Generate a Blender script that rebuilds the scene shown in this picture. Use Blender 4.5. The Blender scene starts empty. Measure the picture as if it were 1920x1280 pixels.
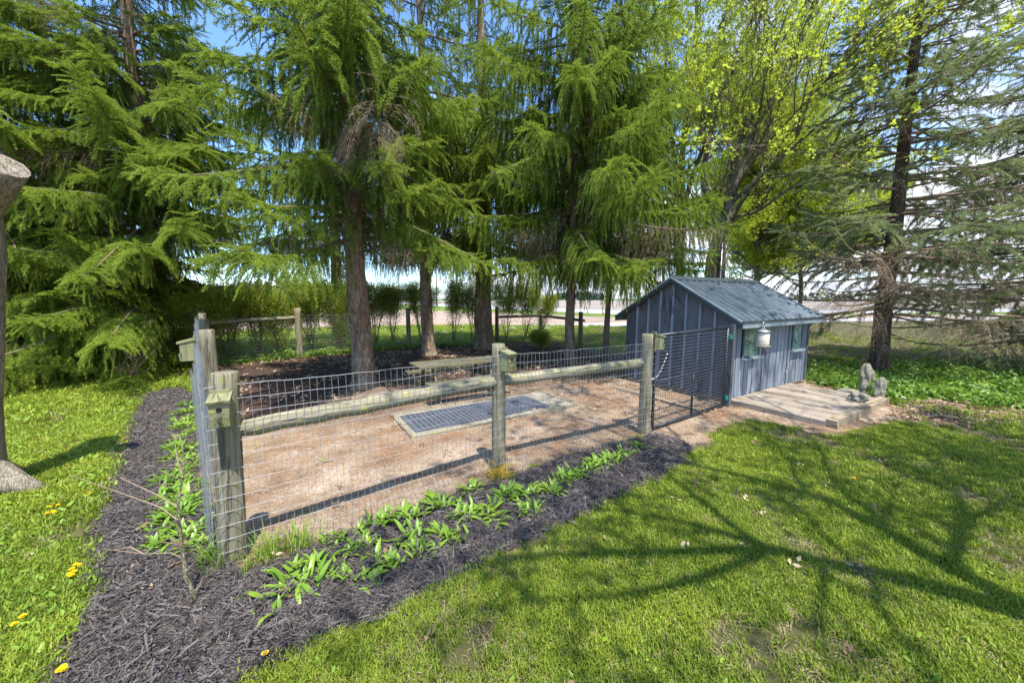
import bpy, math, random
import numpy as np
from mathutils import Vector, Matrix, Euler
R = random.Random(11)
NR = np.random.RandomState(5)
scn = bpy.context.scene
col = scn.collection

# ------------------------------------------------------------------ camera
CF, CH, CP = 690.0, 1.95, math.atan(80 / 690.0)
cam = bpy.data.cameras.new('camera'); cam.sensor_width = 36; cam.lens = CF / 1920 * 36
cam.clip_end = 6000; cam.clip_start = 0.02
camo = bpy.data.objects.new('camera', cam); col.objects.link(camo)
camo.location = (0, 0, CH); camo.rotation_euler = (math.pi / 2 - CP, 0, 0)
scn.camera = camo
# ------------------------------------------------------------------ sun, sky, exposure
SV = Vector((.17, -.38, 1.0))                      # towards the sun
SUN_EL = math.atan2(1.0, math.hypot(SV.x, SV.y)); SUN_ROT = math.atan2(SV.x, SV.y)
sun = bpy.data.lights.new('sun', 'SUN'); sun.energy = 3.9; sun.angle = math.radians(.5); sun.color = (1, .95, .86)
suno = bpy.data.objects.new('sun', sun); col.objects.link(suno)
suno.rotation_euler = (-SV).to_track_quat('-Z', 'Y').to_euler(); suno.location = (5, -8, 20)
w = bpy.data.worlds.new('World'); scn.world = w; w.use_nodes = True
scn.view_settings.view_transform = 'Standard'; scn.view_settings.look = 'None'
scn.view_settings.gamma = 1; scn.view_settings.exposure = 1.2
scn.cycles.max_bounces = 5; scn.cycles.diffuse_bounces = 3; scn.cycles.transmission_bounces = 3; scn.cycles.glossy_bounces = 2
try: scn.view_settings.use_curve_mapping = False
except Exception: pass

class NT:
    """small helper to write node trees"""
    def __init__(s, tree): s.t = tree; s.n = tree.nodes; s.l = tree.links
    def add(s, typ, ins=None, **props):
        n = s.n.new(typ)
        for k, v in props.items(): setattr(n, k, v)
        for k, v in (ins or {}).items():
            sk = n.inputs[k]
            if isinstance(v, bpy.types.NodeSocket): s.l.new(v, sk)
            else: sk.default_value = v
        return n
    def ramp(s, fac, stops, interp='LINEAR'):
        n = s.n.new('ShaderNodeValToRGB'); cr = n.color_ramp; cr.interpolation = interp
        while len(cr.elements) < len(stops): cr.elements.new(.5)
        for e, (p, c) in zip(cr.elements, stops):
            e.position = p; e.color = (*c, 1) if len(c) == 3 else c
        s.l.new(fac, n.inputs[0]); return n.outputs[0]
    def math(s, op, a, b=0.0, c=0.0, clamp=False):
        n = s.n.new('ShaderNodeMath'); n.operation = op; n.use_clamp = clamp
        for i, v in enumerate((a, b, c)):
            if isinstance(v, bpy.types.NodeSocket): s.l.new(v, n.inputs[i])
            else: n.inputs[i].default_value = v
        return n.outputs[0]
    def mix(s, f, a, b, blend='MIX'):
        n = s.n.new('ShaderNodeMix'); n.data_type = 'RGBA'; n.blend_type = blend
        for sk, v in ((n.inputs[0], f), (n.inputs[6], a), (n.inputs[7], b)):
            if isinstance(v, bpy.types.NodeSocket): s.l.new(v, sk)
            elif isinstance(v, (int, float)): sk.default_value = v
            else: sk.default_value = (*v, 1)
        return n.outputs[2]
    def noise(s, vec, scale, detail=4, rough=.55, dist=0.0):
        return s.add('ShaderNodeTexNoise', {'Vector': vec, 'Scale': scale, 'Detail': detail, 'Roughness': rough, 'Distortion': dist}).outputs[0]

nt = NT(w.node_tree); nt.n.clear()
sky = nt.add('ShaderNodeTexSky', sky_type='NISHITA', sun_disc=False, sun_elevation=SUN_EL, sun_rotation=SUN_ROT, air_density=1.1, dust_density=.4, ozone_density=2.2)
tc = nt.add('ShaderNodeTexCoord')
sep = nt.add('ShaderNodeSeparateXYZ', {0: tc.outputs['Generated']})
zz = nt.math('ADD', nt.math('MAXIMUM', sep.outputs[2], 0.0), .16)
cx = nt.math('DIVIDE', sep.outputs[0], zz); cy = nt.math('DIVIDE', sep.outputs[1], zz)
cv = nt.add('ShaderNodeCombineXYZ', {0: cx, 1: cy, 2: 3.3}).outputs[0]
cl = nt.noise(cv, .9, 9, .6, .3)
bias = nt.math('MULTIPLY_ADD', sep.outputs[0], .17, nt.math('MULTIPLY', nt.math('SUBTRACT', .30, sep.outputs[2]), .28))
cm = nt.ramp(nt.math('ADD', cl, bias), [(.50, (0, 0, 0)), (.64, (1, 1, 1))])
csh = nt.ramp(nt.noise(cv, 2.2, 6, .6), [(.3, (2.9, 3.2, 3.8)), (.7, (4.6, 4.6, 4.7))])
skyc = nt.mix(cm, nt.mix(1.0, sky.outputs[0], (.72, .9, 1.12), 'MULTIPLY'), csh)
bg = nt.add('ShaderNodeBackground', {0: skyc, 1: .15})
nt.l.new(bg.outputs[0], nt.add('ShaderNodeOutputWorld').inputs[0])

# ------------------------------------------------------------------ survey helpers (ground plan measured from the camera position)
_c, _s = math.cos(CP), math.sin(CP)
def gp(u, v, z=0.0):
    a = (u - 960) / CF; b = (640 - v) / CF
    d = (a, _c + b * _s, -_s + b * _c); t = (z - CH) / d[2]
    return Vector((d[0] * t, d[1] * t, z))
def at(u, v, Y):
    a = (u - 960) / CF; b = (640 - v) / CF
    d = (a, _c + b * _s, -_s + b * _c); t = Y / d[1]
    return Vector((d[0] * t, Y, CH + d[2] * t))

# ------------------------------------------------------------------ materials
def newmat(name):
    m = bpy.data.materials.new(name); m.use_nodes = True; t = NT(m.node_tree); t.n.clear()
    out = t.add('ShaderNodeOutputMaterial'); return m, t, out
def finish(t, out, color, rough=.8, bump=None, bstr=.4, bdist=.01, metallic=0.0, spec=.3, extra=None):
    ins = {'Base Color': color if isinstance(color, bpy.types.NodeSocket) else (*color, 1), 'Roughness': rough, 'Metallic': metallic, 'Specular IOR Level': spec}
    if bump is not None:
        b = t.add('ShaderNodeBump', {'Height': bump, 'Strength': bstr, 'Distance': bdist}); ins['Normal'] = b.outputs[0]
    if extra: ins.update(extra)
    p = t.add('ShaderNodeBsdfPrincipled', ins); t.l.new(p.outputs[0], out.inputs[0]); return p

def wood_mat(name, c1, c2, c3, moss=None, mossamt=.0, gs=26, rough=.85, bstr=.6):
    m, t, out = newmat(name)
    uv = t.add('ShaderNodeUVMap').outputs[0]; oi = t.add('ShaderNodeObjectInfo').outputs['Random']
    mp = t.add('ShaderNodeMapping', {'Vector': uv, 'Scale': (1.6, gs, 1)}); 
    off = t.add('ShaderNodeVectorMath', {0: mp.outputs[0], 1: t.add('ShaderNodeCombineXYZ', {0: t.math('MULTIPLY', oi, 37.0), 1: t.math('MULTIPLY', oi, 91.0)}).outputs[0]}, operation='ADD').outputs[0]
    g = t.noise(off, 1.0, 7, .65, .4); g2 = t.noise(off, 5.0, 4, .6)
    tco = t.add('ShaderNodeTexCoord').outputs['Object']
    big = t.noise(tco, 3.2, 4, .6)
    c = t.ramp(g, [(.28, c1), (.5, c2), (.72, c3)])
    c = t.mix(t.math('MULTIPLY', big, .5), c, t.mix(.5, c1, c2), 'MIX')
    crack = t.ramp(t.noise(off, .55, 5, .8, .8), [(.40, (.25, .25, .25)), (.455, (1, 1, 1))])
    c = t.mix(.75, c, crack, 'MULTIPLY')
    c = t.mix(1.0, c, t.ramp(oi, [(0, (.85, .85, .85)), (1, (1.12, 1.1, 1.06))]), 'MULTIPLY')
    if moss:
        mk = t.ramp(t.noise(tco, 14, 5, .7), [(.60 - mossamt, (0, 0, 0)), (.70 - mossamt, (1, 1, 1))])
        c = t.mix(mk, c, moss)
    h = t.math('ADD', t.math('MULTIPLY', g, .6), t.math('MULTIPLY', g2, .4))
    finish(t, out, c, rough, t.math('ADD', h, crack), bstr * 1.3, .008); return m
def ground_mat(name, stops, scale=6, detail=8, bump_scale=60, bstr=.5, bdist=.02, speck=None, mask=None, rough=.95):
    m, t, out = newmat(name)
    p = t.add('ShaderNodeTexCoord').outputs['Object']
    a = t.noise(p, scale, detail, .6, .2); b = t.noise(p, bump_scale, 6, .7)
    c = t.ramp(t.math('MULTIPLY_ADD', b, .45, t.math('MULTIPLY', a, .55)), stops)
    if speck:
        for sc, th, cc in speck:
            vo = t.add('ShaderNodeTexVoronoi', {'Vector': p, 'Scale': sc, 'Randomness': 1.0})
            k = t.math('MULTIPLY', t.math('LESS_THAN', vo.outputs['Distance'], .34), t.math('LESS_THAN', t.add('ShaderNodeSeparateColor', {0: vo.outputs['Color']}).outputs[0], th))
            c = t.mix(k, c, cc)
    if mask: c = mask(t, p, c)
    finish(t, out, c, rough, b, bstr, bdist, spec=.1); return m
def leaf_mat(name, dark, light, trans=.35, rough=.5, spec=.3, var=.35, noise_scale=None, gain=1.25):
    m, t, out = newmat(name)
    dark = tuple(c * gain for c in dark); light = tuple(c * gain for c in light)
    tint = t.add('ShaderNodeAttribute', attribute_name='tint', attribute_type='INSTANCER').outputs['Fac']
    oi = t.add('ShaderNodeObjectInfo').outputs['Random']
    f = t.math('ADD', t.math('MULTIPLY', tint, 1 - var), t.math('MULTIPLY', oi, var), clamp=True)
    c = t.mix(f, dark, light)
    if noise_scale:
        p = t.add('ShaderNodeTexCoord').outputs['Object']
        c = t.mix(t.noise(p, noise_scale, 3), t.mix(.5, dark, c), c)
    p = t.add('ShaderNodeBsdfPrincipled', {'Base Color': c, 'Roughness': rough, 'Specular IOR Level': spec})
    tr = t.add('ShaderNodeBsdfTranslucent', {'Color': t.mix(.5, c, light)})
    ms = t.add('ShaderNodeMixShader', {0: trans, 1: p.outputs[0], 2: tr.outputs[0]})
    t.l.new(ms.outputs[0], out.inputs[0]); return m
def flat_mat(name, c, rough=.6, metallic=0, spec=.4, ns=30, amt=.25, bstr=.1):
    m, t, out = newmat(name); p = t.add('ShaderNodeTexCoord').outputs['Object']
    n = t.noise(p, ns, 5, .6)
    cc = t.mix(1.0, (c[0], c[1], c[2]), t.ramp(n, [(.3, (1 - amt,) * 3), (.7, (1 + amt * .6,) * 3)]), 'MULTIPLY')
    finish(t, out, cc, rough, n, bstr, .003, metallic, spec); return m
def bark_mat(name, c1, c2, c3, sc=9, stretch=.25, moss=None):
    m, t, out = newmat(name); p = t.add('ShaderNodeTexCoord').outputs['Object']
    mp = t.add('ShaderNodeMapping', {'Vector': p, 'Scale': (1, 1, stretch)}).outputs[0]
    a = t.noise(mp, sc, 7, .7, .6)
    vo = t.add('ShaderNodeTexVoronoi', {'Vector': mp, 'Scale': sc * 2.2}, feature='DISTANCE_TO_EDGE').outputs[0]
    c = t.ramp(a, [(.3, c1), (.5, c2), (.68, c3)])
    c = t.mix(.7, c, t.ramp(vo, [(.0, (.35, .33, .3)), (.12, (1, 1, 1))]), 'MULTIPLY')
    if moss: c = t.mix(t.ramp(t.noise(p, 5, 6, .7), [(.55, (0, 0, 0)), (.66, (1, 1, 1))]), c, moss)
    finish(t, out, c, .95, t.math('ADD', a, t.math('MINIMUM', vo, .2)), .9, .03, spec=.1); return m

M = {}
M['post'] = wood_mat('weathered_post', (.10, .09, .055), (.25, .225, .15), (.40, .37, .27), (.20, .22, .06), .02)
M['rail'] = wood_mat('lichen_rail', (.12, .11, .07), (.29, .26, .18), (.46, .42, .31), (.33, .33, .09), .05, gs=20)
M['birdbox'] = wood_mat('birdbox_wood', (.13, .13, .065), (.24, .235, .13), (.34, .33, .20), (.25, .28, .07), .05, gs=18)
M['table'] = wood_mat('table_wood', (.06, .05, .035), (.14, .12, .08), (.26, .235, .155), (.17, .20, .06), .06)
M['deck'] = wood_mat('deck_wood', (.19, .15, .115), (.34, .285, .225), (.48, .41, .335), gs=16, bstr=.4)
M['beam'] = wood_mat('timber_beam', (.17, .13, .085), (.33, .265, .18), (.46, .38, .27), gs=12)
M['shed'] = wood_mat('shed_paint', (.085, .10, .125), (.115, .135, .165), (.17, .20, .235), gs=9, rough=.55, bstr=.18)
M['shed_sun_tone'] = wood_mat('shed_paint_sun_tone', (.17, .20, .245), (.235, .275, .33), (.32, .37, .43), gs=9, rough=.5, bstr=.18)  # same shed paint, lightened to show the front wall in sun
M['shed_shade_tone'] = wood_mat('shed_paint_shade_tone', (.07, .08, .095), (.095, .105, .125), (.14, .155, .18), gs=9, rough=.5, bstr=.18)  # same shed paint, darkened to show the gable in weak grazing light
M['stump'] = bark_mat('stump_wood', (.14, .11, .08), (.33, .28, .21), (.50, .45, .37), 22, .06)
M['roof'] = flat_mat('roof_metal', (.10, .13, .155), .32, .55, .5, 3, .35, .05)
M['trim'] = flat_mat('roof_trim', (.30, .36, .40), .35, .2, .5, 8, .2, .05)
M['trimdark'] = flat_mat('trim_dark', (.05, .065, .075), .4, .2, .5, 8, .2, .05)
M['wire'] = flat_mat('galvanised_wire', (.38, .40, .42), .45, .35, .5, 300, .2, 0)
M['steel'] = flat_mat('black_steel', (.035, .045, .06), .4, .3, .5, 60, .3, .1)
M['gatewire'] = flat_mat('gate_wire', (.20, .22, .25), .45, .4)
M['hinge'] = flat_mat('green_hinge', (.02, .22, .16), .4, .1)
M['chain'] = flat_mat('chain_metal', (.5, .5, .5), .35, .8)
M['mat'] = flat_mat('rubber_mat', (.105, .115, .14), .45, 0, .5, 40, .5, .3)
M['slab'] = ground_mat('concrete_slab', [(.3, (.13, .115, .09)), (.5, (.27, .24, .19)), (.7, (.42, .38, .31))], 4, 8, 90, .3, .004)
M['hole'] = flat_mat('dark_hole', (.012, .01, .008), .9)
M['feeder'] = flat_mat('cream_enamel', (.62, .58, .46), .4, 0, .5, 12, .15)
M['feedertray'] = flat_mat('feeder_tray', (.22, .2, .17), .5, .2)
M['rock'] = ground_mat('stone', [(.3, (.10, .085, .06)), (.5, (.27, .25, .19)), (.7, (.42, .40, .33))], 7, 8, 40, .9, .03)
M['bark'] = bark_mat('spruce_bark', (.11, .065, .045), (.27, .185, .13), (.44, .34, .26), moss=(.28, .28, .18))
M['barkdark'] = bark_mat('dark_bark', (.04, .028, .02), (.10, .07, .05), (.19, .14, .10))
M['maplebark'] = bark_mat('maple_bark', (.09, .08, .05), (.20, .175, .12), (.33, .29, .20), 7, .2)
M['twig'] = flat_mat('twig', (.19, .145, .10), .85, 0, .1)
M['deadtwig'] = flat_mat('dead_twig', (.30, .22, .15), .85, 0, .1)
M['needle'] = leaf_mat('spruce_needles', (.034, .084, .018), (.235, .30, .040), .44, .55, .2, .35, gain=1.5)
M['needle2'] = leaf_mat('spruce_needles_grey', (.07, .10, .05), (.25, .29, .13), .38, .55, .2, .4, gain=1.5)
M['needletip'] = M['needle']
M['maple'] = leaf_mat('maple_leaf', (.20, .28, .025), (.42, .47, .055), .6, .5, .25, .5, gain=1.35)
M['hedgeleaf'] = leaf_mat('hedge_leaf', (.075, .13, .018), (.33, .38, .045), .45, .5, .3, .3)
M['hosta'] = leaf_mat('perennial_leaf', (.10, .20, .018), (.26, .37, .045), .3, .38, .45, .6)
M['grass'] = leaf_mat('grass_blade', (.065, .130, .012), (.32, .37, .040), .35, .5, .25, .45)
M['drygrass'] = leaf_mat('dry_grass_blade', (.26, .22, .10), (.42, .38, .20), .25, .7, .1, .6, gain=1)
M['weed'] = leaf_mat('weed_leaf', (.10, .19, .015), (.26, .36, .04), .35, .45, .35, .5)
M['ivy'] = leaf_mat('ground_cover_leaf', (.06, .14, .015), (.20, .30, .04), .3, .4, .35, .5)
M['dandelion'] = flat_mat('dandelion_yellow', (.85, .55, .01), .7, 0, .1)
M['deadleaf'] = leaf_mat('dead_leaf', (.16, .09, .05), (.50, .38, .25), .15, .8, .1, .9, gain=1)
M['chip'] = leaf_mat('mulch_chip', (.018, .0145, .0135), (.20, .172, .158), 0, .75, .25, .75, gain=1)
M['sandchip'] = leaf_mat('sand_chip', (.17, .095, .055), (.56, .44, .31), 0, .9, .1, .8, gain=1)
M['ochre'] = leaf_mat('ochre_grass', (.30, .25, .03), (.45, .28, .05), .3, .6, .2, .8)

# ------------------------------------------------------------------ mesh builder
WL = {}                                             # world location of parents
class MB:
    def __init__(s): s.v = []; s.f = []; s.uv = []; s.sm = []
    def face(s, idx, uv, smooth=False): s.f.append(idx); s.uv.append(uv); s.sm.append(smooth)
    def box(s, c, ax, h, jit=0.0):
        """oriented box: centre, three unit axes, half sizes"""
        c = Vector(c); ax = [Vector(a) for a in ax]; b = len(s.v); o = (R.random() * 9, R.random() * 9)
        L = max(range(3), key=lambda i: h[i])
        loc = []
        for i in range(8):
            sg = [1 if i >> k & 1 else -1 for k in range(3)]
            l = [sg[k] * h[k] for k in range(3)]
            s.v.append(c + ax[0] * l[0] + ax[1] * l[1] + ax[2] * l[2] + Vector((R.uniform(-jit, jit), R.uniform(-jit, jit), R.uniform(-jit, jit))))
            loc.append(l)
        for q in ((0, 2, 3, 1), (4, 5, 7, 6), (0, 1, 5, 4), (2, 6, 7, 3), (0, 4, 6, 2), (1, 3, 7, 5)):
            oth = [k for k in range(3) if k != L]
            uv = [(loc[i][L] + o[0], loc[i][oth[0]] + loc[i][oth[1]] + o[1]) for i in q]
            s.face([b + i for i in q], uv)
    def prism(s, pts, ext):
        """flat polygon pts extruded by vector ext"""
        b = len(s.v); n = len(pts); ext = Vector(ext); pts = [Vector(p) for p in pts]; o = R.random() * 9
        s.v += pts + [p + ext for p in pts]
        z = lambda p: (p.z + o, (p.x + p.y) + o)
        s.face([b + i for i in range(n)], [z(p) for p in pts])
        s.face([b + n + i for i in reversed(range(n))], [z(p) for p in reversed(pts)])
        for i in range(n):
            j = (i + 1) % n
            s.face([b + j, b + i, b + n + i, b + n + j], [z(pts[j]), z(pts[i]), z(pts[i] + ext), z(pts[j] + ext)])
    def tube(s, pts, rad, n=6, caps=True, rough=0.0, smooth=True, rng=R):
        pts = [Vector(p) for p in pts]; b = len(s.v); m = len(pts); o = rng.random() * 9
        if not isinstance(rad, (list, tuple)): rad = [rad] * m
        up = Vector((0, 0, 1)); d0 = (pts[1] - pts[0]).normalized()
        if abs(d0.z) > .9: up = Vector((1, 0, 0))
        x = d0.cross(up).normalized(); ln = 0; lens = []
        for i, p in enumerate(pts):
            d = (pts[min(i + 1, m - 1)] - pts[max(i - 1, 0)]).normalized()
            x = (x - d * x.dot(d)).normalized(); y = d.cross(x)
            if i: ln += (p - pts[i - 1]).length
            lens.append(ln)
            for k in range(n):
                a = 2 * math.pi * k / n; r = rad[i] * (1 + (rng.uniform(-rough, rough) if rough else 0))
                s.v.append(p + (x * math.cos(a) + y * math.sin(a)) * r)
        for i in range(m - 1):
            w0 = 2 * math.pi * max(rad[i], .002) / n
            for k in range(n):
                k2 = (k + 1) % n
                s.face([b + i * n + k, b + i * n + k2, b + (i + 1) * n + k2, b + (i + 1) * n + k],
                       [(lens[i] + o, k * w0 + o), (lens[i] + o, (k + 1) * w0 + o), (lens[i + 1] + o, (k + 1) * w0 + o), (lens[i + 1] + o, k * w0 + o)], smooth)
        if caps:
            for base, rev in ((b, True), (b + (m - 1) * n, False)):
                q = [base + k for k in range(n)]
                if rev: q.reverse()
                p0 = s.v[base]; s.face(q, [((s.v[i] - p0).x * 1 + o, (s.v[i] - p0).y + (s.v[i] - p0).z * .5 + o) for i in q])
    def mesh(s, name, mat, off=Vector((0, 0, 0))):
        me = bpy.data.meshes.new(name)
        me.from_pydata([tuple(Vector(p) - off) for p in s.v], [], s.f)
        uvl = me.uv_layers.new(name='UVMap'); flat = [c for f in s.uv for q in f for c in q]
        if flat: uvl.data.foreach_set('uv', flat)
        me.polygons.foreach_set('use_smooth', s.sm); me.materials.append(mat); me.update(); return me
    def build(s, name, mat, parent=None, loc=None):
        off = WL.get(parent.name, Vector((0, 0, 0))) if parent else Vector(loc or (0, 0, 0))
        o = bpy.data.objects.new(name, s.mesh(name, mat, off)); col.objects.link(o)
        if parent: o.parent = parent
        else: o.location = off
        WL[o.name] = Vector(off); return o
def tag(o, label=None, cat=None, group=None, kind=None):
    if label: o['label'] = label
    if cat: o['category'] = cat
    if group: o['group'] = group
    if kind: o['kind'] = kind
    return o
def thing(name, loc, label, cat, group=None):
    o = bpy.data.objects.new(name, None); col.objects.link(o); o.location = loc; o.empty_display_size = .1
    WL[o.name] = Vector(loc); return tag(o, label, cat, group)
X, Y_, Z = Vector((1, 0, 0)), Vector((0, 1, 0)), Vector((0, 0, 1))
WX = (X, Y_, Z)
def obj_mesh(name, me, parent=None, loc=(0, 0, 0)):
    o = bpy.data.objects.new(name, me); col.objects.link(o); o.parent = parent; o.location = loc; return o

# ------------------------------------------------------------------ instancer (geometry nodes) for foliage, grass, chips
def source(name, mb, mat):
    o = bpy.data.objects.new(name, mb.mesh(name, mat)); return o     # never linked: only a source of shape
GN = {}
def gn_group(sources):
    key = tuple(o.name for o in sources)
    if key in GN: return GN[key]
    g = bpy.data.node_groups.new('scatter_' + sources[0].name, 'GeometryNodeTree')
    g.interface.new_socket('Geometry', in_out='INPUT', socket_type='NodeSocketGeometry')
    g.interface.new_socket('Geometry', in_out='OUTPUT', socket_type='NodeSocketGeometry')
    N, L = g.nodes, g.links
    gi = N.new('NodeGroupInput'); go = N.new('NodeGroupOutput'); jn = N.new('GeometryNodeJoinGeometry')
    def attr(nm, typ):
        a = N.new('GeometryNodeInputNamedAttribute'); a.data_type = typ; a.inputs[0].default_value = nm; return a.outputs['Attribute']
    rot = attr('rot', 'FLOAT_VECTOR'); scl = attr('scl', 'FLOAT'); idx = attr('idx', 'INT')
    for k, so in enumerate(sources):
        oi = N.new('GeometryNodeObjectInfo'); oi.inputs[0].default_value = so
        ip = N.new('GeometryNodeInstanceOnPoints'); cp = N.new('FunctionNodeCompare'); cp.data_type = 'INT'; cp.operation = 'EQUAL'
        a = [s for s in cp.inputs if s.enabled and s.type == 'INT']
        L.new(idx, a[0]); a[1].default_value = k
        L.new(gi.outputs[0], ip.inputs['Points']); L.new(cp.outputs[0], ip.inputs['Selection'])
        L.new(oi.outputs['Geometry'], ip.inputs['Instance']); L.new(rot, ip.inputs['Rotation']); L.new(scl, ip.inputs['Scale'])
        L.new(ip.outputs[0], jn.inputs[0])
    L.new(jn.outputs[0], go.inputs[0]); GN[key] = g; return g
def scatter(name, inst, sources, parent=None):
    """inst: list of (pos, euler, scale, idx, tint)"""
    off = WL.get(parent.name, Vector((0, 0, 0))) if parent else Vector((0, 0, 0))
    if isinstance(inst, list):
        P = np.array([tuple(Vector(i[0]) - off) for i in inst], 'f'); Ro = np.array([tuple(i[1]) for i in inst], 'f')
        S = np.array([i[2] for i in inst], 'f'); I = np.array([i[3] for i in inst], 'i'); T = np.array([i[4] for i in inst], 'f')
    else:
        P, Ro, S, I, T = inst; P = P - np.array(tuple(off))
    me = bpy.data.meshes.new(name); me.vertices.add(len(P)); me.vertices.foreach_set('co', P.astype('f').ravel())
    for nm, typ, arr, key in (('rot', 'FLOAT_VECTOR', Ro, 'vector'), ('scl', 'FLOAT', S, 'value'), ('idx', 'INT', I, 'value'), ('tint', 'FLOAT', T, 'value')):
        a = me.attributes.new(nm, typ, 'POINT'); a.data.foreach_set(key, np.ascontiguousarray(arr.ravel()))
    for so in sources:
        if so.data.materials[0].name not in me.materials: me.materials.append(so.data.materials[0])
    me.update()
    o = bpy.data.objects.new(name, me); col.objects.link(o)
    if parent: o.parent = parent
    md = o.modifiers.new('scatter', 'NODES'); md.node_group = gn_group(sources); o['kind'] = 'stuff'
    return o
def aim(d, roll=0.0):
    """euler taking local +X onto direction d, local Z kept upish"""
    d = Vector(d).normalized(); up = Z if abs(d.z) < .97 else X
    y = up.cross(d).normalized(); z = d.cross(y)
    m = Matrix((d, y, z)).transposed() @ Matrix.Rotation(roll, 3, 'X'); return m.to_euler()

# --- sprays
def needle_spray(seed, L=.30, n=11, tw=.11, nl=.027, nw=.0056):
    r = random.Random(seed); mb = MB()
    def tri(a, b, c): k = len(mb.v); mb.v += [a, b, c]; mb.face([k, k + 1, k + 2], [(0, 0)] * 3)
    def twig(p0, d, l, cnt):
        d = d.normalized(); s_ = d.cross(Z).normalized() if abs(d.z) < .95 else Y_
        p1 = p0 + d * l + Z * (-.12 * l); tri(p0 - s_ * .006, p0 + s_ * .006, p1); tri(p0 - d.cross(s_) * .005, p0 + d.cross(s_) * .005, p1)
        for i in range(cnt):
            f = (i + r.random()) / cnt; p = p0.lerp(p1, f); a = r.uniform(-.3, math.pi + .3)
            rad = (s_ * math.cos(a) + d.cross(s_) * -math.sin(a)).normalized(); q = (d * r.uniform(.55, 1.0) + rad * r.uniform(.6, 1.0)).normalized()
            wv = q.cross(rad + Vector((r.uniform(-1, 1), r.uniform(-1, 1), r.uniform(-1, 1))) * .7).normalized() * nw
            ll = nl * r.uniform(.8, 1.25); tri(p - wv, p + wv, p + q * ll)
    ax = [Vector((L * i / n, r.uniform(-.006, .006), -.10 * L * (i / n) ** 2 + r.uniform(-.004, .004))) for i in range(n + 1)]
    for i in range(n):
        twig(ax[i], ax[i + 1] - ax[i], (ax[i + 1] - ax[i]).length, 5)
        for sd in (-1, 1):
            if i < 1 or r.random() < .12: continue
            l = tw * (1 - .75 * (i / n)) * r.uniform(.7, 1.15)
            twig(ax[i], Vector((.75, sd * .75, r.uniform(-.35, .1))), l, max(3, int(l / .0085)))
    return mb
def bare_spray(seed, L=.38):
    r = random.Random(seed); mb = MB()
    def st(p0, p1, w):
        k = len(mb.v); d = (p1 - p0).normalized(); s_ = d.cross(Vector((r.uniform(-1, 1), r.uniform(-1, 1), 1))).normalized() * w; q = d.cross(s_).normalized() * w
        mb.v += [p0 - s_, p0 + s_, p0 + q, p1]; mb.face([k, k + 1, k + 3], [(0, 0)] * 3); mb.face([k + 1, k + 2, k + 3], [(0, 0)] * 3); mb.face([k + 2, k, k + 3], [(0, 0)] * 3)
    def go(p, d, l, w, dep):
        n = 5; q = p
        for i in range(n):
            d = (d + Vector((r.uniform(-.15, .15), r.uniform(-.15, .15), r.uniform(-.22, .05)))).normalized(); p2 = q + d * l / n; st(q, p2, w * (1 - i / n * .6))
            if dep:
                for sd in (-1, 1): 
                    if r.random() < .75: go(p2, (d + Vector((0, sd * .9, r.uniform(-.5, .3)))).normalized(), l * r.uniform(.25, .45), w * .6, dep - 1)
            q = p2
    go(Vector((0, 0, 0)), Vector((1, 0, 0)), L, .0035, 1); return mb
def leaf_twig(seed, n=9, size=.06, L=.28, lobed=True, stem=True):
    r = random.Random(seed); mb = MB()
    if stem:
        k = len(mb.v); mb.v += [Vector((0, -.003, 0)), Vector((0, .003, 0)), Vector((L, 0, 0))]; mb.face([k, k + 1, k + 2], [(0, 0)] * 3)
    for i in range(n):
        p = Vector((L * r.uniform(.2, 1.05), r.uniform(-.09, .09), r.uniform(-.08, .05)))
        e = Euler((r.uniform(-.9, .9), r.uniform(-.7, .9), r.uniform(0, 6.28))).to_matrix(); s_ = size * r.uniform(.7, 1.25)
        if lobed: pr = [(0, 0), (.35, .28), (.18, .55), (.55, .42), (1.0, 0), (.55, -.42), (.18, -.55), (.35, -.28)]
        else: pr = [(0, 0), (.35, .24), (.8, .16), (1, 0), (.8, -.16), (.35, -.24)]
        k = len(mb.v); m = len(pr)
        mb.v += [p + e @ Vector((x * s_, y * s_, -abs(y) * s_ * .35)) for x, y in pr]
        h = m // 2
        mb.face([k + j for j in range(h + 1)], [(0, 0)] * (h + 1)); mb.face([k] + [k + j for j in range(h, m)], [(0, 0)] * (m - h + 1))
    return mb
def tuft(seed, n=20, rad=.05, h=.05, wd=.0032, lean=.6, flat=0):
    r = random.Random(seed); mb = MB()
    for i in range(n):
        a = r.random() * 6.28; q = rad * math.sqrt(r.random()); p = Vector((math.cos(a) * q, math.sin(a) * q, -.003)); b = r.random() * 6.28
        d = Vector((math.cos(b), math.sin(b), 0)); hh = h * r.uniform(.55, 1.25); le = lean * r.uniform(.1, 1.3) * hh
        s_ = Vector((-d.y, d.x, 0)) * wd * r.uniform(.7, 1.3)
        m = p + d * le * .35 + Z * hh * .6; t_ = p + d * le + Z * (hh * (1 - .25 * lean)); k = len(mb.v)
        mb.v += [p - s_, p + s_, m + s_ * .8, m - s_ * .8, t_]
        mb.face([k, k + 1, k + 2, k + 3], [(0, 0)] * 4); mb.face([k + 3, k + 2, k + 4], [(0, 0)] * 3)
    return mb
SP = [source('needle_spray_a', needle_spray(1), M['needle']), source('needle_spray_b', needle_spray(2, .34, 12, .10), M['needle']),
      source('needle_spray_c', needle_spray(3, .26, 9, .13), M['needle']), source('bare_spray', bare_spray(4), M['deadtwig']),
      source('needle_tassel_a', needle_spray(5, .42, 13, .045, .024, .0048), M['needle']), source('needle_tassel_b', needle_spray(6, .36, 11, .06, .024, .0048), M['needle'])]
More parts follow.
